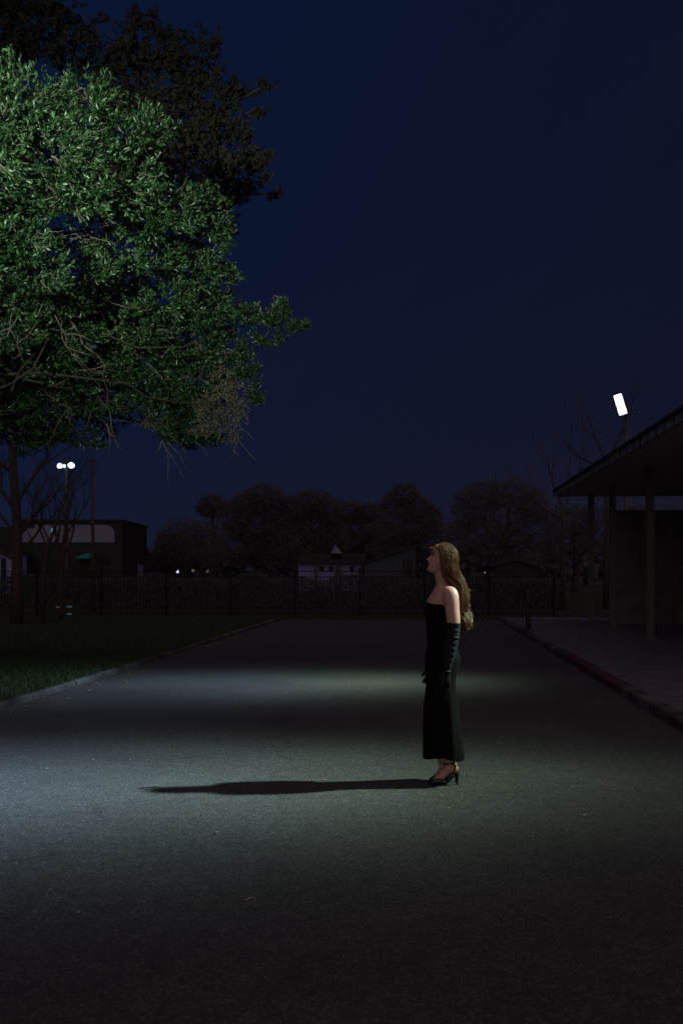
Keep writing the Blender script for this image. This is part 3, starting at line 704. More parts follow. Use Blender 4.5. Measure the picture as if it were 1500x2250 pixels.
# grey roofed barn
d = 84.0
gb = thing('barn', 'grey barn with a sloping roof left of the standing woman', 'building', (wx(850, d), d, 0))
mb = MB(); mb.prism([(wx(800, d), d, -.1), (wx(912, d), d, -.1), (wx(912, d), d, wz(1204, d)), (wx(878, d), d, wz(1212, d)), (wx(800, d), d, wz(1240, d))], (0, 9, 0)); child(mb, 'wall', M_ROOFG, gb)
mb = MB(); mb.prism([(wx(796, d), d - .3, wz(1241, d) + .05), (wx(878, d), d - .3, wz(1212, d) + .02), (wx(914, d), d - .3, wz(1203, d) + .02), (wx(914, d), d - .3, wz(1200, d) + .1), (wx(878, d), d - .3, wz(1209, d) + .1), (wx(796, d), d - .3, wz(1238, d) + .1)], (0, 9.6, 0)); child(mb, 'roof', M_ROOFD, gb)
mb = MB(); mb.box((wx(884, d), d - .06, 0), (wx(906, d), d - .004, wz(1228, d))); child(mb, 'door', M_DARKWALL, gb)
gable_house('bungalow', 'dim bungalow beyond the fence right of the woman', 74, 1080, 1185, 1242, 1228, 8, M_DARKWALL, M_ROOFD, None, ((1112, 1131, 1247, 1254), (1142, 1160, 1247, 1254)))

# small lamps beyond the fence
def post_lamp(x, y, d, r, m, label):
    p = P(x, y, d); t = thing('post_lamp', label, 'lamp', (p.x, d, 0.0), 'small lamps beyond the fence')
    mb = MB(); mb.tube([(p.x, d, 0), (p.x, d, p.z - r)], [.05, .035], 8); mb.tube([(p.x, d, p.z - r - .05), (p.x, d, p.z - r + .02)], [.09, .09], 8); child(mb, 'post', M_IRON, t)
    mb = MB(); mb.ball(p, r); child(mb, 'globe', m, t, True)
post_lamp(391, 1256, 60, .075, M_LBLUE, 'bright bluish globe lamp low beyond the fence at left')
post_lamp(424, 1255, 60, .08, M_LDIM, 'dim warm globe lamp second from left beyond the fence')
post_lamp(456, 1256, 62, .09, mat('dimmer_globe', (0.9, 0.9, 0.9), 0.5, 0.3, emit=((1.0, 0.95, 0.9), 0.05)), 'faintest globe lamp below the small round-headed tree')
post_lamp(1065, 1259, 60, .045, mat('white_globe', (0.9, 0.9, 0.9), 0.5, 0.3, emit=((1.0, 0.97, 0.95), 1.5)), 'tiny white lamp right of the woman')
# marker post with reflectors
p = P(140, 1341, 31); mk = thing('marker_sign', 'low dark marker board with small reflectors on the left lawn', 'sign', (p.x, 31, .04))
mb = MB(); mb.box((p.x - .30, 31, .3), (p.x + .30, 31.04, .75)); mb.box((p.x - .03, 31.041, 0), (p.x + .03, 31.09, .7)); child(mb, 'board', M_BARED, mk)
for (x, y, w_) in ((128, 1334, .05), (153, 1333, .08), (153, 1349, .07)):
    q = P(x, y, 31); mb = MB(); mb.box((q.x - w_, 30.985, q.z - .025), (q.x + w_, 30.999, q.z + .025)); child(mb, 'reflector', M_REFL, mk)

# ------------------------------------------------------------------ poles and lamps
d = 42.0
fp = thing('floodlight_pole', 'floodlight pole with three lit lamps below the oak crown', 'lamp', (wx(147, d), d, .04))
zc = wz(1020, d); mb = MB(); mb.tube([(wx(147, d), d, 0), (wx(147, d), d, 3), (wx(147, d), d, zc + .2)], [.10, .085, .06], 10); child(mb, 'pole', M_STEEL, fp, True)
mb = MB(); mb.box((wx(127, d), d - .03, zc - .22), (wx(163, d), d + .03, zc - .16)); child(mb, 'crossarm', M_STEEL, fp)
for (x, y, r, m) in ((132, 1024, .105, M_LPINK), (142.5, 1024, .06, M_LCYAN), (157, 1023, .125, M_LCYAN)):
    c = P(x, y, d); ax = Vector((.12, -1, -.25)).normalized(); mb = MB()
    mb.tube([c + Vector((0, 0.26, .02)), c - ax * .10, c + ax * .0], [.04, r * 1.1, r * 1.22], 14)
    mb.box((c.x - .02, d - .0, zc - .16), (c.x + .02, d + .03, c.z - .02))
    lh = child(mb, 'lamp_head', M_IRON, fp, False)
    mb = MB(); mb.tube([c + ax * .004, c + ax * .03], [r, r * .9], 16); child(mb, 'lens', m, lh)
d = 40.0
up_ = thing('utility_pole', 'tall thin pole right of the floodlights', 'pole', (wx(204.5, d), d, .04))
mb = MB(); mb.tube([(wx(206, d), d, 0), (wx(204.5, d), d, 3), (wx(202.5, d), d, wz(1008, d))], [.085, .075, .055], 10); child(mb, 'pole', M_WOODP, up_, True)
mb = MB(); mb.box((wx(196, d), d - .04, wz(1016, d)), (wx(209, d), d - .058 + .0, wz(1013, d))); mb.ball((wx(197, d), d - .05, wz(1011, d)), .04); mb.ball((wx(208, d), d - .05, wz(1011, d)), .04); child(mb, 'crossarm', M_WOODP, up_)
d = 41.0
sl_ = thing('street_lamp', 'street lamp with a bright oblong head above the canopy roof', 'lamp', (wx(1381, d), d, .03))
a_ = P(1355, 868, d); b_ = P(1368, 910, d); ax = (b_ - a_).normalized()
mb = MB(); pt = P(1381, 850, d); mb.tube([(pt.x, d + .35, 0), (pt.x, d + .35, 4), (pt.x, d + .35, pt.z - .6), (pt.x - .12, d + .3, pt.z - .75)], [.11, .09, .07, .05], 10); child(mb, 'pole', M_STEEL, sl_, True)
sd = ax.cross(Vector((0, 1, 0))).normalized()
def obox(mb, c0, c1, hw, y0, y1):
    mb.prism([c0 - sd * hw + Vector((0, y0, 0)), c1 - sd * hw + Vector((0, y0, 0)), c1 + sd * hw + Vector((0, y0, 0)), c0 + sd * hw + Vector((0, y0, 0))], (0, y1 - y0, 0))
mb = MB(); obox(mb, a_ - ax * .07, b_ + ax * .07, .19, .0, .16); mb.tube([((a_ + b_) / 2 + Vector((0, .1, 0))), Vector((pt.x - .12, d + .3, pt.z - .75))], .03, 6); hd = child(mb, 'lamp_head', M_IRON, sl_)
mb = MB(); obox(mb, a_, b_, .15, -.04, -.003); child(mb, 'lens', M_LWHITE, hd)

# ------------------------------------------------------------------ canopy on the right
LATC = 4.0; A0, A1 = 11.4, 31.0
zb = CAM_H + 340 / 570 * LATC * 1.0; zt = CAM_H + 370 / 570 * LATC
cn = thing('canopy', 'dark flat canopy roof on columns along the right walkway', 'canopy', RD(8, 20, .1))
mb = MB(); mb.prism([RD(LATC + .06, A0, zb + .02), RD(13, A0, zb + .02), RD(13, A1 - .06, zb + .02), RD(LATC + .06, A1 - .06, zb + .02)], (0, 0, zt - zb - .06)); child(mb, 'roof', M_SOFFIT, cn)
mb = MB()
seg = 0.62; a = A0
fm = MB()
while a < A1 - .01:
    b_ = min(a + seg - .03, A1)
    fm.prism([RD(LATC, a, zb), RD(LATC + .05, a, zb), RD(LATC + .05, a, zt - .045), RD(LATC, a, zt - .045)], U * (b_ - a), 0)
    fm.prism([RD(LATC - .022, b_, zb), RD(LATC + .05, b_, zb), RD(LATC + .05, b_, zt - .045), RD(LATC - .022, b_, zt - .045)], U * .03, 1)
    a += seg
fm.prism([RD(LATC, A1 + .002, zb), RD(13, A1 + .002, zb), RD(13, A1 + .002, zt - .045), RD(LATC, A1 + .002, zt - .045)], U * .05, 0)
child(fm, 'fascia', [M_FASCIA, M_TRIM], cn)
mb = MB(); mb.prism([RD(LATC - .05, A0 - .05, zt - .042), RD(13.05, A0 - .05, zt - .042), RD(13.05, A1 + .08, zt - .042), RD(LATC - .05, A1 + .08, zt - .042)], (0, 0, .045)); child(mb, 'roof_edge', M_TRIM, cn)
for (al_, lt_) in ((13.5, 5.3), (18.2, 5.3), (22.6, 5.0), (27.0, 5.0), (30.4, 5.0), (22.6, 9.5), (30.4, 9.5), (13.5, 9.5)):
    c = RD(lt_, al_, 0); mb = MB(); mb.box((c.x - .075, c.y - .075, .1), (c.x + .075, c.y + .075, zb + .018)); mb.box((c.x - .13, c.y - .13, .1), (c.x + .13, c.y + .13, .13)); child(mb, 'column', M_COLUMN, cn)
mb = MB()
wl = thing('hall', 'low building with an end wall added as dark backing under the canopy at right', 'building', RD(13.5, 18, .1))
mb.prism([RD(13.06, 2, .1), RD(20, 2, .1), RD(20, 30.5, .1), RD(13.06, 30.5, .1)], (0, 0, zb - .12))
mb.prism([RD(5.6, 29.6, .1), RD(13.05, 29.6, .1), RD(13.05, 30.4, .1), RD(5.6, 30.4, .1)], (0, 0, zb - .62)); child(mb, 'wall', M_BRICKD, wl)  # end wall added as a dark mass behind the columns
for a in (9, 14, 19, 24):
    mb = MB(); mb.prism([RD(13.0, a, .3), RD(13.055, a, .3), RD(13.055, a + 1.1, .3), RD(13.0, a + 1.1, .3)], (0, 0, 2.0)); child(mb, 'door', M_WINDOW, wl)
bp_ = P(1160, 1390, 26.0)
bo = thing('bollard', 'short brown post beside the far end of the right kerb', 'post', (bp_.x, 26, 0))
mb = MB(); mb.tube([(bp_.x, 26, 0), (bp_.x, 26, 1.08), (bp_.x, 26, 1.15), (bp_.x, 26, 1.17)], [.065, .065, .055, .02], 12); child(mb, 'post', mat('brown_post', (0.06, 0.05, 0.036), .8, .2), bo, True)
mb = MB(); mb.tube([(bp_.x, 26, 0), (bp_.x, 26, .03)], [.12, .11], 12); child(mb, 'base_plate', M_IRON, bo)
#WOMAN
# ------------------------------------------------------------------ the woman
WS = 297.0; WD = CAM_H * F / (1721 - HY)
WO = Vector((wx(970, WD), WD, 0.0)); YS = 0.93
woman = thing('person', 'woman with long wavy brown hair in black strapless gown, long gloves and heels, facing left', 'person', WO)
def W(px, py, y=0.0): return Vector(((px - 970) / WS, y * YS, (1722 - py) / WS))      # local metres, -y is towards the camera
def remesh(mb, name, mats, vox, parent, smooth_it=3, post=None, keep=None):
    me = bpy.data.meshes.new(name); me.from_pydata([tuple(v) for v in mb.v], [], mb.f)
    bm = bmesh.new(); bm.from_mesh(me); bmesh.ops.recalc_face_normals(bm, faces=bm.faces); bm.to_mesh(me); bm.free()
    o = bpy.data.objects.new(name, me); COL.objects.link(o)
    md = o.modifiers.new('r', 'REMESH'); md.mode = 'VOXEL'; md.voxel_size = vox
    if smooth_it:
        sm = o.modifiers.new('s', 'SMOOTH'); sm.factor = 0.5; sm.iterations = smooth_it
    dg = bpy.context.evaluated_depsgraph_get(); ev = o.evaluated_get(dg)
    me2 = bpy.data.meshes.new_from_object(ev)
    o.modifiers.clear(); o.data = me2; bpy.data.meshes.remove(me)
    me2.name = name; me2.materials.clear()
    for m in (mats if isinstance(mats, list) else [mats]): me2.materials.append(m)
    me2.polygons.foreach_set('use_smooth', [True] * len(me2.polygons))
    if post: post(me2)
    o.parent = parent
    return o
def ell(c, rx, ry, n=20, axis=None, p=2.0):
    pts = []
    for k in range(n):
        a = 2 * math.pi * k / n; ca, sa = math.cos(a), math.sin(a)
        pts.append(c + Vector((rx * math.copysign(abs(ca) ** (2 / p), ca), ry * math.copysign(abs(sa) ** (2 / p), sa), 0)))
    return pts
def sect(rows, grow=0.0, p=2.2, n=28):
    rings = []
    for (py, f, b, hw, *yc) in rows:
        c = W((f + b) / 2, py, yc[0] if yc else 0.0)
        rings.append(ell(c, (b - f) / 2 / WS + grow, hw * YS + grow, n, p=p))
    return rings
def interp(rows, k=4):
    """Catmull-Rom refinement of section rows"""
    rows = [tuple(r) + ((0.0,) if len(r) == 4 else ()) for r in rows]; out = []
    for i in range(len(rows) - 1):
        p0 = rows[max(i - 1, 0)]; p1 = rows[i]; p2 = rows[i + 1]; p3 = rows[min(i + 2, len(rows) - 1)]
        for j in range(k):
            t = j / k
            out.append(tuple(.5 * (2 * b + (c - a) * t + (2 * a - 5 * b + 4 * c - d_) * t * t + (3 * b - a - 3 * c + d_) * t ** 3) for a, b, c, d_ in zip(p0, p1, p2, p3)))
    out.append(rows[-1]); return out

M_SKIN = mat('skin', (0.46, 0.250, 0.185), 0.5, 0.35, (40, 0.06))
M_LIP = mat('lips', (0.32, 0.075, 0.075), 0.4, 0.5)
M_EYE = mat('eye_white', (0.25, 0.23, 0.22), 0.25, 0.6)
M_DARKEYE = mat('lash_and_brow', (0.035, 0.02, 0.015), 0.6, 0.2)
M_DRESS = mat('black_knit', (0.0060, 0.0047, 0.0050), 0.9, 0.05, None, (420, 0.5, 0.002), Sheen_Weight=0.0)
M_GLOVE = mat('black_glove', (0.0085, 0.0078, 0.0076), 0.65, 0.16, None, (160, 0.35, 0.002), Sheen_Weight=0.03)
M_SHOE = mat('black_patent', (0.010, 0.010, 0.011), 0.25, 0.5)
M_HAIR = mat('brown_hair', (0.165, 0.080, 0.030), 0.40, 0.35, (60, 0.6))
M_GOLD = mat('chain', (0.5, 0.38, 0.2), 0.3, 0.5, metal=1.0)

TORSO = [(1700, 965, 985, .04), (1560, 948, 998, .12), (1500, 937, 1000, .136), (1463, 936, 1006, .142), (1440, 937, 1007, .138), (1418, 942, 999, .120), (1402, 942, 996, .108), (1382, 940, 995, .112),
         (1356, 938, 995, .128), (1336, 937, 996, .132), (1322, 937, 997, .136), (1310, 943, 998, .142), (1301, 949, 998, .142), (1294, 953, 996, .135), (1287, 956, 992, .095), (1280, 957, 987, .062),
         (1272, 956, 984, .052), (1262, 954, 982, .050), (1250, 953, 983, .050), (1238, 955, 988, .048)]
body = MB(); body.quadstrip(sect(interp(TORSO)), True, True)
# breasts under the gown and glutes are carried by the sections; collar bones and shoulder caps:
for s in (-1, 1):
    dx = 0 if s < 0 else -8
    body.tube([W(953, 1302, s * .02), W(962, 1299, s * .07), W(978 + dx, 1296, s * .132)], [.009, .010, .010], 8)
# arms:  (px, py, y, radius)
NEAR = [(978, 1302, -0.104, .052), (985, 1305, -0.139, .056), (987, 1318, -0.157, .054), (988, 1338, -0.165, .052), (990, 1358, -0.171, .050), (990, 1378, -0.174, .047), (989, 1396, -0.177, .044),
        (985, 1412, -0.177, .045), (982, 1428, -0.177, .042), (979, 1446, -0.174, .034), (976, 1464, -0.171, .027), (975, 1474, -0.171, .027)]
FAR = [(974, 1302, 0.104, .052), (976, 1305, 0.139, .056), (977, 1318, 0.157, .053), (977, 1338, 0.165, .050), (976, 1358, 0.171, .047), (974, 1378, 0.172, .044), (972, 1396, 0.172, .042),
       (969, 1412, 0.171, .043), (966, 1428, 0.167, .041), (962, 1446, 0.162, .034), (957, 1462, 0.157, .027), (955, 1470, 0.155, .027)]
def limb(mb, rows, grow=0.0, n=26):
    rows = interp([(r[1], r[0], r[2], r[3]) for r in rows], 4)
    mb.tube([W(r[1], r[0], r[2]) for r in rows], [r[3] + grow for r in rows], n)
limb(body, NEAR); limb(body, FAR)
body.ball(W(984, 1303, -.140), (.052, .046, .050)); body.ball(W(975, 1303, .140), (.052, .046, .050))
# legs and feet
def leg(mb, y, dx, dz):
    def Q(px, py): return W(px + dx, py + dz, y)
    mb.tube([Q(968, 1520), Q(970, 1565), Q(976, 1600), Q(983, 1630), Q(984, 1655), Q(984, 1672), Q(985, 1680)], [.060, .058, .054, .050, .042, .036, .034], 14)
    mb.tube([Q(993, 1683), Q(985, 1686), Q(975, 1694), Q(966, 1704), Q(957, 1711), Q(948, 1716), Q(943, 1718)], [.030, .036, .033, .029, .024, .017, .010], 12, flat=1.05)
    mb.ball(Q(996, 1687), (.030, .026, .032))
    mb.ball(Q(964, 1712), (.040, .036, .020))
FEET = ((-.058, 0, 0), (.045, 1, 0))
for y, dx, dz in FEET: leg(body, y, dx, dz)

# head: heights z, chin to crown, in its own frame, then tipped back
def lerp_tab(tab, z):
    for i in range(len(tab) - 1):
        (z0, a), (z1, b) = tab[i], tab[i + 1]
        if z0 <= z <= z1: t = (z - z0) / (z1 - z0); t = t * t * (3 - 2 * t) * .5 + t * .5; return a + (b - a) * t
    return tab[0][1] if z < tab[0][0] else tab[-1][1]
FRONT = [(-.120, .035), (-.113, .078), (-.104, .090), (-.094, .092), (-.084, .088), (-.074, .086), (-.058, .090), (-.042, .090), (-.02, .086), (0, .083), (.015, .082), (.030, .090), (.05, .091), (.07, .081), (.088, .060), (.100, .030), (.106, .004)]
BACK = [(-.120, -.02), (-.110, -.01), (-.09, .02), (-.07, .045), (-.05, .065), (-.02, .088), (.01, .100), (.04, .100), (.065, .088), (.085, .066), (.100, .032), (.106, .004)]
HALF = [(-.120, .018), (-.112, .030), (-.100, .042), (-.085, .050), (-.07, .056), (-.05, .062), (-.02, .069), (.01, .073), (.04, .076), (.065, .070), (.085, .052), (.100, .028), (.106, .004)]
NOSE = [(-.047, 0), (-.041, .006), (-.035, .020), (-.028, .027), (-.020, .024), (-.008, .015), (.006, .009), (.016, .005), (.026, 0)]
LIPS = [(-.080, 0), (-.074, .000), (-.069, .006), (-.064, .009), (-.0595, .002), (-.0575, .000), (-.0555, .003), (-.051, .009), (-.046, .004), (-.042, 0)]
HT = Matrix.Translation(W(971, 1228)) @ Euler((0, R(14), 0)).to_matrix().to_4x4()
rings = []
for i in range(64):
    z = -.120 + .226 * i / 63
    f, b, h = lerp_tab(FRONT, z), lerp_tab(BACK, z), lerp_tab(HALF, z); ring = []
    for k in range(56):
        a = 2 * math.pi * k / 56; ca, sa = math.cos(a), math.sin(a)
        pw = .82 if ca > 0 else 1.0
        x = -(f if ca > 0 else b) * math.copysign(abs(ca) ** pw, ca); y = h * math.copysign(abs(sa) ** .92, sa)
        if ca > 0:
            nw = .0075 + .007 * max(0, min(1, (-.012 - z) / .018))
            x -= lerp_tab(NOSE, z) * math.exp(-(y / nw) ** 2)
            x -= lerp_tab(LIPS, z) * math.exp(-(y / .019) ** 2)
            for s in (-1, 1):
                x += .011 * math.exp(-((y - s * .032) / .015) ** 2 - ((z - .008) / .012) ** 2)
                x -= .004 * math.exp(-((y - s * .045) / .016) ** 2 - ((z + .022) / .016) ** 2)
                x -= .004 * math.exp(-((y - s * .030) / .020) ** 2 - ((z - .031) / .008) ** 2)
        ring.append(HT @ Vector((x, y, z)))
    rings.append(ring)
rings_head = rings
body.quadstrip(rings, True, True)
for s in (-1, 1): body.ball(HT @ Vector((.012, s * .074, -.004)), (.016, .008, .028), 10, 8)      # ears
HTI = HT.inverted()
def paint(me):
    mi = []
    for p in me.polygons:
        q = HTI @ p.center; m = 0
        if q.x < -.05 and -.13 < q.z < .06:
            if -.0705 < q.z < -.0475 and abs(q.y) < .023 - .9 * abs(q.z + .058) * .5 and q.x < -.078: m = 1
            for s in (-1, 1):
                yy = q.y - s * .034
                if abs(yy) < .017 and abs(q.z - (.030 - 10 * yy * yy)) < .0035: m = 3      # brow
        mi.append(m)
    me.polygons.foreach_set('material_index', mi)
remesh(body, 'body', [M_SKIN, M_LIP, M_EYE, M_DARKEYE], .0032, woman, 7, paint)
for s in (-1, 1):
    eb = MB(); eb.ball(HT @ Vector((-.0705, s * .032, .008)), (.0115, .0125, .0095), 14, 10)
    eb2 = MB()
    eo = eb.build('eye', M_EYE, woman, True)
    ir = MB(); c = HT @ Vector((-.0805, s * .033, .009)); ir.ball(c, (.0025, .0055, .0055), 12, 6); ir.build('iris', M_DARKEYE, eo, True)
    ls = MB(); ls.tube([HT @ Vector((-.0765, s * .0195, .010)), HT @ Vector((-.0845, s * .031, .0175)), HT @ Vector((-.0765, s * .045, .0135)), HT @ Vector((-.072, s * .049, .013))], [.0012, .0022, .0022, .001], 6)
    ls.build('eyelash', M_DARKEYE, eo)

# gown
GOWN = [(1320.5, 935.0, 995, .1360), (1323, 934.2, 996.5, .1420), (1337, 933.5, 998, .1390), (1356, 934, 997, .135), (1382, 936, 997, .118), (1402, 938, 998, .114), (1418, 938, 1001, .126), (1440, 934, 1009, .146), (1452, 933, 1010.5, .150), (1465, 933, 1008, .152),
        (1488, 933.5, 1002, .150), (1510, 935, 1001, .148), (1543, 931, 1005.5, .150), (1580, 929, 1010, .155), (1622, 928.5, 1015, .165), (1650, 928.2, 1018.5, .173), (1662, 928, 1020, .178)]
gr = interp(GOWN, 4); n = 96; g_ = MB(); rings = []
for (py, f, b, hw, _) in gr:
    ring = []
    t = max(0, min(1, (py - 1490) / 172)); k_ = max(0, 1 - (py - 1320) / 25)
    for k in range(n):
        a = 2 * math.pi * k / n; ca, sa = math.cos(a), math.sin(a)
        fold = .004 * math.exp(-((py - 1445) / 22.) ** 2) * math.sin(7 * a + py / 6.) + .005 * math.exp(-((py - 1530) / 30.) ** 2) * math.sin(4 * a + py / 17.) + t * (.012 * math.sin(5 * a + 1.2 - 1.5 * t) + .008 * math.sin(11 * a + .4 + 2.5 * t)) * abs(sa)
        tw_ = .0035 * math.sin(a * 3 + py / 9.) * math.exp(-((py - 1400) / 30.) ** 2)
        p = W((f + b) / 2, py) + Vector(((b - f) / 2 / WS * math.copysign(abs(ca) ** .9, ca) * (1 + tw_ * 4), (hw * YS + fold) * math.copysign(abs(sa) ** .9, sa), 0))
        # neckline dips at the sides and lower at the back
        p.z += -.045 * k_ * max(0, ca) ** 1 * 1.0 - .022 * k_ * abs(sa)
        if py > 1600: p.z += (py - 1600) / 62 * (.010 * math.sin(3 * a + .6) + (-.008 if ca > 0 else 0))
        ring.append(p)
    rings.append(ring)
g_.quadstrip(rings, True, False)
g_.quadstrip([[p + (W(972, 0) - W(972, 0)) + Vector(((W(974, 0).x - p.x) * .03, -p.y * .03, .004)) for p in r] for r in reversed(rings[-30:])], True, False)
dr_ = g_.build('gown', M_DRESS, woman, True)

# gloves with five fingers
def hand(mb, wrist, down, fwd, palm, curl=0.35, L_=.078):
    """down: along the fingers, fwd: thumb side, palm: palm normal"""
    down = down.normalized(); fwd = (fwd - down * fwd.dot(down)).normalized(); palm = (palm - down * palm.dot(down) - fwd * palm.dot(fwd)).normalized()
    rows = [(0, .026, .021), (.018, .031, .018), (.04, .037, .016), (.062, .040, .0155), (.080, .037, .013)]
    rings = []
    for (t, hw, th) in rows:
        c = wrist + down * t + palm * (.004 * math.sin(t * 30))
        rings.append([c + fwd * (hw * math.cos(2*math.pi*k/14)) + palm * (th * math.sin(2*math.pi*k/14)) for k in range(14)])
    mb.quadstrip(rings, True, True)
    for i, (o, ln, r, cu) in enumerate(((.029, .070, .0086, .8), (.010, .078, .0089, 1.0), (-.009, .072, .0085, 1.15), (-.027, .057, .0076, 1.3))):
        p = wrist + down * .074 + fwd * o; pts = [p - down * .02, p]; ang = .12 * cu; d0 = down + fwd * (o * 2.2)
        for fr in (.44, .31, .25):
            ang += curl * cu * .55
            dv = (d0.normalized() * math.cos(ang) + palm * math.sin(ang)).normalized(); p = p + dv * ln * fr; pts.append(p.copy())
        mb.tube(pts, [r * 1.05, r * 1.05, r, r * .93, r * .72], 9)
        mb.ball(pts[-1], r * .72, 8, 6)
    p = wrist + down * .020 + fwd * .022; pts = [p]
    for (a_, b_, c_, l_) in ((.80, .50, .45, .034), (.92, .14, .42, .030), (1.0, .0, .30, .025)):
        p = p + (down * a_ + fwd * b_ + palm * c_).normalized() * l_; pts.append(p.copy())
    mb.tube(pts, [.014, .0115, .0098, .0072], 9); mb.ball(pts[-1], .0072, 8, 6)
def glove(rows, i0, down, fwd, palm, curl):
    mb = MB(); rr = interp([(r[1], r[0], r[2], r[3]) for r in rows[i0:]], 8); pts = []; rad = []
    for j, r in enumerate(rr):
        t = j / (len(rr) - 1); g0 = .0045
        ruck = .0035 * math.sin(r[0] * .95) * math.exp(-((r[0] - 1396) / 9.) ** 2) + .0022 * math.sin(r[0] * 1.3) * math.exp(-((r[0] - 1470) / 9.) ** 2) + .0015 * math.sin(r[0] * .5 + 1)
        if j < 3: g0 += .0025
        pts.append(W(r[1], r[0], r[2])); rad.append(r[3] + g0 + ruck)
    mb.tube(pts, rad, 20)
    wr = pts[-1]; hand(mb, wr - down.normalized() * .008, down, fwd, palm, curl)
    return remesh(mb, 'glove', M_GLOVE, .0028, woman, 2)
glove([(990.5, 1366, -.173, .0490)] + NEAR[5:], 0, Vector((-.06, .04, -1)), Vector((-1, -.25, 0)), Vector((.1, 1, 0)), .40)
glove([(975, 1366, .172, .0465)] + FAR[5:], 0, Vector((-.34, -.05, -1)), Vector((-1, .9, 0)), Vector((-.5, -1, 0)), .30)

# shoes
def shoe(y, dx, dz):
    def Q(px, py, yy=0.0): return W(px + dx, py + dz, y + yy)
    mb = MB(); rings = []
    # toe box and vamp, open above the instep
    for (px, zt_, zb_, hw) in ((940.5, 1718.5, 1721.4, .006), (942, 1715, 1721.6, .016), (946, 1711, 1721.7, .026), (952, 1707.2, 1721.7, .034), (958, 1704.5, 1721.7, .0385), (964, 1703.5, 1721.6, .040), (970, 1706, 1721.2, .039), (976, 1710, 1720.6, .036), (981, 1712, 1718.6, .032)):
        c = Q(px, (zt_ + zb_) / 2); h = (zb_ - zt_) / 2 / WS; rings.append([c + Vector((0, hw * math.cos(2*math.pi*k/18) * (1 if math.sin(2*math.pi*k/18) > 0 else 1.0), h * math.sin(2*math.pi*k/18))) for k in range(18)])
    mb.quadstrip(rings, True, True); so_ = mb.build('shoe', M_SHOE, woman, True)
    if dx: so_['label'] = 'black heeled sandal on the far foot'
    mb = MB(); rings = []
    for (px, py, hw) in ((944, 1720.6, .020), (955, 1721.2, .035), (966, 1721.0, .039), (976, 1719.5, .034), (984, 1714.0, .027), (991, 1706.5, .026), (998, 1699.5, .028), (1003, 1696.5, .026), (1006, 1696, .018)):
        c = Q(px, py); rings.append([c + Vector((0, -hw, -.0035)), c + Vector((0, hw, -.0035)), c + Vector((0, hw, .0035)), c + Vector((0, -hw, .0035))])
    mb.quadstrip(rings, True, True); mb.build('sole', M_SHOE, so_)
    mb = MB(); rings = []
    for (xc, py, hx, hy) in ((1001.8, 1697, .0165, .022), (1002.4, 1702, .0125, .015), (1002.2, 1710, .0100, .011), (1001.8, 1718, .0085, .0095), (1001.6, 1721.8, .0085, .0095)):
        rings.append(ell(Q(xc, py), hx, hy, 14))
    mb.quadstrip(rings, True, True); mb.build('heel', M_SHOE, so_, True)
    mb = MB(); pts = [Q(984 + 13 * math.cos(a), 1674.5 - 1.6 * math.cos(a), .0415 * math.sin(a)) for a in [2 * math.pi * k / 24 for k in range(25)]]
    mb.tube(pts, .0045, 6); 
    for s in (-1, 1):
        mb.tube([Q(996, 1673.5, s * .016), Q(997, 1684, s * .033), Q(993, 1693, s * .036), Q(988, 1701, s * .033), Q(984, 1709, s * .031), Q(982, 1714, s * .029)], .0045, 6)
    mb.box(tuple(Q(977, 1676.2, -.047)), tuple(Q(980, 1672.4, -.037)))
    mb.build('ankle_strap', M_SHOE, so_)
for y, dx, dz in FEET: shoe(y, dx, dz)
# fine necklace
mb = MB(); pts = []
for k in range(33):
    a = 2 * math.pi * k / 32
    pts.append(W(971, 1288.5) + Vector((-.066 * math.cos(a) if math.cos(a) > 0 else -.058 * math.cos(a), .072 * math.sin(a), -.030 * max(0, math.cos(a)) + .012 * max(0, -math.cos(a)))))
mb.tube(pts, .0016, 5); mb.build('necklace', M_GOLD, woman)

# hair: clumps of strands
hb = MB()
rs = random.Random(11)
def hpath(t, s, ph):
    """t side (-1 near .. 1 far), s inner 0 .. outer 1; returns control points"""
    a = abs(t)
    root_x = 966 + 12 * (1 - s) + 7 * a + 4 * rs.random()
    cap = lambda px, py, y: W(px, py, y)
    yw = t * .078
    edge = max(0, -t) ** 2
    pts = [cap(root_x, 1206 - 5 * s + 22 * a ** 2.2, yw * .72 - t * .0),
           cap(root_x + 14 + 6 * s - 6 * a, 1204 - 4 * s + 22 * a ** 2, yw * .92 + t * .006)]
    x2 = 978 + 20 * s + 3 * rs.random() + 4 * (1 - a)
    pts.append(cap(x2 - 3, 1236 - 10 * s + 8 * a, t * .088))
    pts.append(cap(979 + 31 * s + 4 * (1 - a), 1262, t * .092))
    x3 = 988 + 30 * s + 2 * rs.random()
    pts.append(cap(x3, 1290, t * .100))
    x4 = 1005 + 17 * s + 2 * rs.random()
    pts.append(cap(x4, 1318, t * .105))
    pts.append(cap(1007 + 15 * s + 2 * rs.random(), 1345, t * .100))
    ye = 1370 + rs.uniform(-22, 18)
    pts.append(cap(1009 + 13 * s + rs.uniform(-3, 3), (1345 + ye) / 2 + 6, t * .092))
    pts.append(cap(1007 + 14 * s + rs.uniform(-6, 4), ye, t * .085 + rs.uniform(-.015, .015)))
    return pts
def cat(pts, k):
    out = []
    for i in range(len(pts) - 1):
        p0 = pts[max(i - 1, 0)]; p1 = pts[i]; p2 = pts[i + 1]; p3 = pts[min(i + 2, len(pts) - 1)]
        for j in range(k):
            t = j / k
            out.append(.5 * (2 * p1 + (p2 - p0) * t + (2 * p0 - 5 * p1 + 4 * p2 - p3) * t * t + (3 * p1 - p0 - 3 * p2 + p3) * t ** 3))
    out.append(pts[-1].copy()); return out
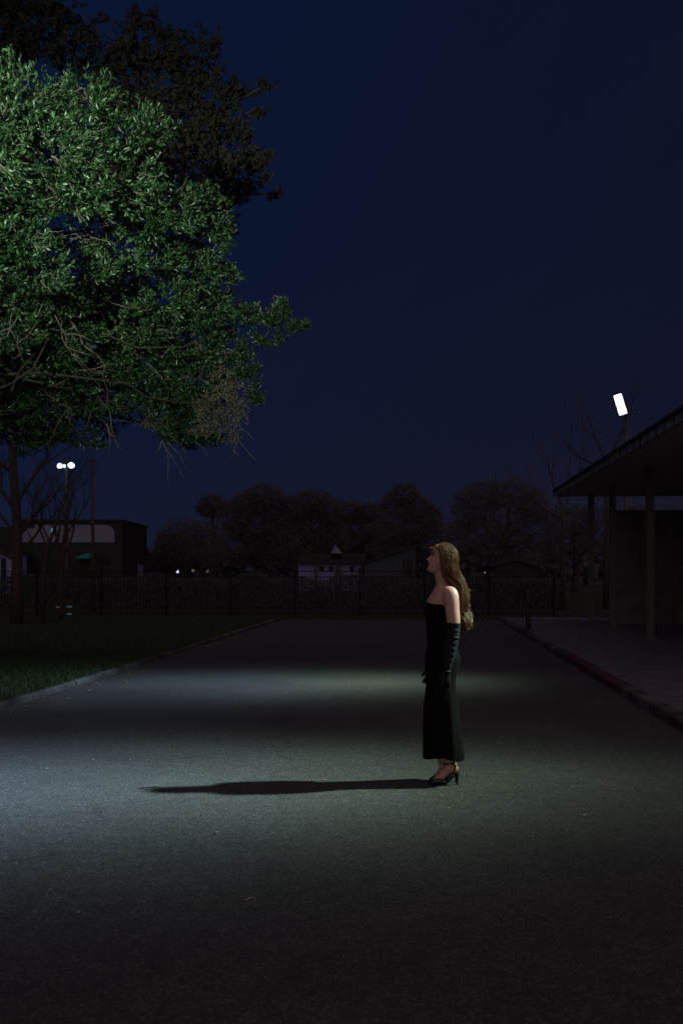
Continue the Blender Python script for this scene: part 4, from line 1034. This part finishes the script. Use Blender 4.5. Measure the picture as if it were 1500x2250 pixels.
def side_path(t, q):
    """hair over the temple and ear; q 0 at the front hairline .. 1 at the back"""
    sg = -1 if t < 0 else 1
    r = lambda a: rs.uniform(-a, a)
    if sg > 0: q = .25 + .75 * q
    return [W(957 + 14 * q + r(1), 1207 - 4 * q + r(1), sg * (.040 - .012 * q)), W(961 + 15 * q, 1211 - 5 * q, sg * (.066 - .012 * q)), W(964.5 + 18 * q, 1226 - 4 * q, sg * (.086 - .003 * q)),
            W(967.5 + 22 * q, 1245, sg * .091), W(975 + 22 * q, 1264, sg * (.094 + r(.006))), W(987 + 20 * q + r(2), 1285, sg * (.100 + r(.008))),
            W(1003 + 12 * q + r(2), 1312, sg * (.102 + r(.015))), W(1006 + 12 * q + r(3), 1338, sg * (.098 + r(.015))), W(1008 + 10 * q + r(4), 1358, sg * (.092 + r(.02))), W(1007 + 12 * q + r(6), 1374 + r(14), sg * (.085 + r(.02)))]
def outside(p, k=1.03):
    q = HTI @ p
    if q.z < -.075: return p
    e = Vector(((q.x - .006) / .106, q.y / .086, (q.z + .002) / .119)); l = e.length
    if l >= k or l < 1e-4: return p
    e *= k / l
    return HT @ Vector((e.x * .106 + .006, e.y * .086, e.z * .119 - .002))
NCL = 160
for c in range(NCL):
    t = rs.uniform(-1, 1); t = math.copysign(abs(t) ** .8, t); s = rs.random() ** .8
    side = c < 62
    cp = cat(side_path(-1 if c < 44 else 1, rs.random()) if side else hpath(t, s, 0), 5); m = len(cp)
    zz = cp[m // 2].y; ph = zz * 22 + rs.gauss(0, .7); ph2 = zz * 30 + 1 + rs.gauss(0, .8); fq = rs.uniform(2.5, 2.9)
    amp = rs.uniform(1.0, 1.6)
    for i in range(m):
        u = i / (m - 1); w_ = max(0, (u - .22)) * 1.5
        cp[i] = cp[i] + Vector((.027 * amp * w_ * math.sin(fq * 6.28 * u + ph), .028 * amp * w_ * math.cos(fq * 6.28 * u + ph2), .018 * w_ * math.sin(fq * 6.28 * u + ph2)))
    cp = [outside(p) for p in cp]
    rad0 = rs.uniform(.006, .011)
    for k in range(22):
        off = Vector((rs.gauss(0, .6), rs.gauss(0, .8), rs.gauss(0, .4))) * rad0
        end = m - rs.choice((0, 0, 0, 1, 2, 3, 4)); pts = []; lag = rs.uniform(-.5, .5)
        for i in range(end):
            u = i / (m - 1); spread = .45 + .8 * math.sin(min(1, u * 1.4) * math.pi * .5) * (1 - .60 * u)
            pts.append(cp[i] + off * spread + Vector((.003 * math.sin(14 * u + lag * 6), .003 * math.cos(12 * u + lag * 8), 0)) * u)
        r0 = rs.uniform(.0008, .0016)
        hb.tube([outside(p, 1.0) for p in pts], [r0 * (1 - .55 * i / (end - 1)) for i in range(end)], 3, False)
# strays lifted by the wind
for k in range(60):
    t = rs.uniform(-1, .6); cp = hpath(t, rs.uniform(.8, 1.15), 0); j = rs.randint(4, 7)
    p0 = cp[j]; pts = [cp[j - 1], p0, p0 + Vector((rs.uniform(.0, .02), rs.uniform(-.01, .01), rs.uniform(-.04, -.01))), p0 + Vector((rs.uniform(.015, .045), rs.uniform(-.02, .02), rs.uniform(-.07, -.01)))]
    hb.tube(cat(pts, 4), .0007, 3, False)
for k in range(60):                      # hair swept back from the forehead
    y = rs.uniform(-.050, .050); x0 = 949 + rs.uniform(-2, 3) + abs(y) * 160
    pts = [W(x0, 1209 + abs(y) * 90, y), W(x0 + 5, 1202 + abs(y) * 70, y * 1.05), W(x0 + 15, 1198 + abs(y) * 75, y * 1.1), W(x0 + 26, 1201 + abs(y) * 75, y * 1.15), W(x0 + 38, 1214 + abs(y) * 75, y * 1.25)]
    for q in range(12):
        o = Vector((rs.gauss(0, .003), rs.gauss(0, .007), rs.gauss(0, .002)))
        hb.tube([outside(p + o, 1.01) for p in cat(pts, 3)], .0013, 3, False)
for k in range(14):                      # flyaways above the forehead
    if k % 2: continue
    y = rs.uniform(-.05, .05); a = rs.uniform(0, 14)
    hb.tube(cat([W(950 + a, 1206 - a * .4, y), W(944 + a, 1203 - a * .5, y), W(941 + a * 1.3, 1206 - a * .8 + rs.uniform(-3, 3), y)], 4), .0008, 3, False)
# scalp under the strands: the skull's own surface behind the hairline, pushed out
c0 = HT @ Vector((.005, 0, .02)); b0 = len(hb.v)
for i, ring in enumerate(rings_head):
    for p in ring: hb.v.append(tuple(p + (p - c0).normalized() * .007))
for i in range(len(rings_head) - 1):
    for j in range(56):
        k = (j + 1) % 56; q = HTI @ ((rings_head[i][j] + rings_head[i + 1][k]) / 2); z = q.z
        lim = -.062 if z > .075 else (-.062 + (.075 - z) * .55 if z > .02 else (-.032 + (.02 - z) * .5 if z > -.04 else 9))
        if q.x > lim:
            hb.f.append((b0 + i * 56 + j, b0 + i * 56 + k, b0 + (i + 1) * 56 + k, b0 + (i + 1) * 56 + j)); hb.m.append(0)
hb.quadstrip([ell(W(984, 1232), .045, .070), ell(W(990, 1250), .045, .076), ell(W(997, 1275), .042, .078), ell(W(1004, 1300), .038, .080), ell(W(1011, 1325), .030, .078), ell(W(1013, 1350), .024, .066), ell(W(1014, 1368), .010, .035)], True, True)
hb.build('hair', M_HAIR, woman, True)
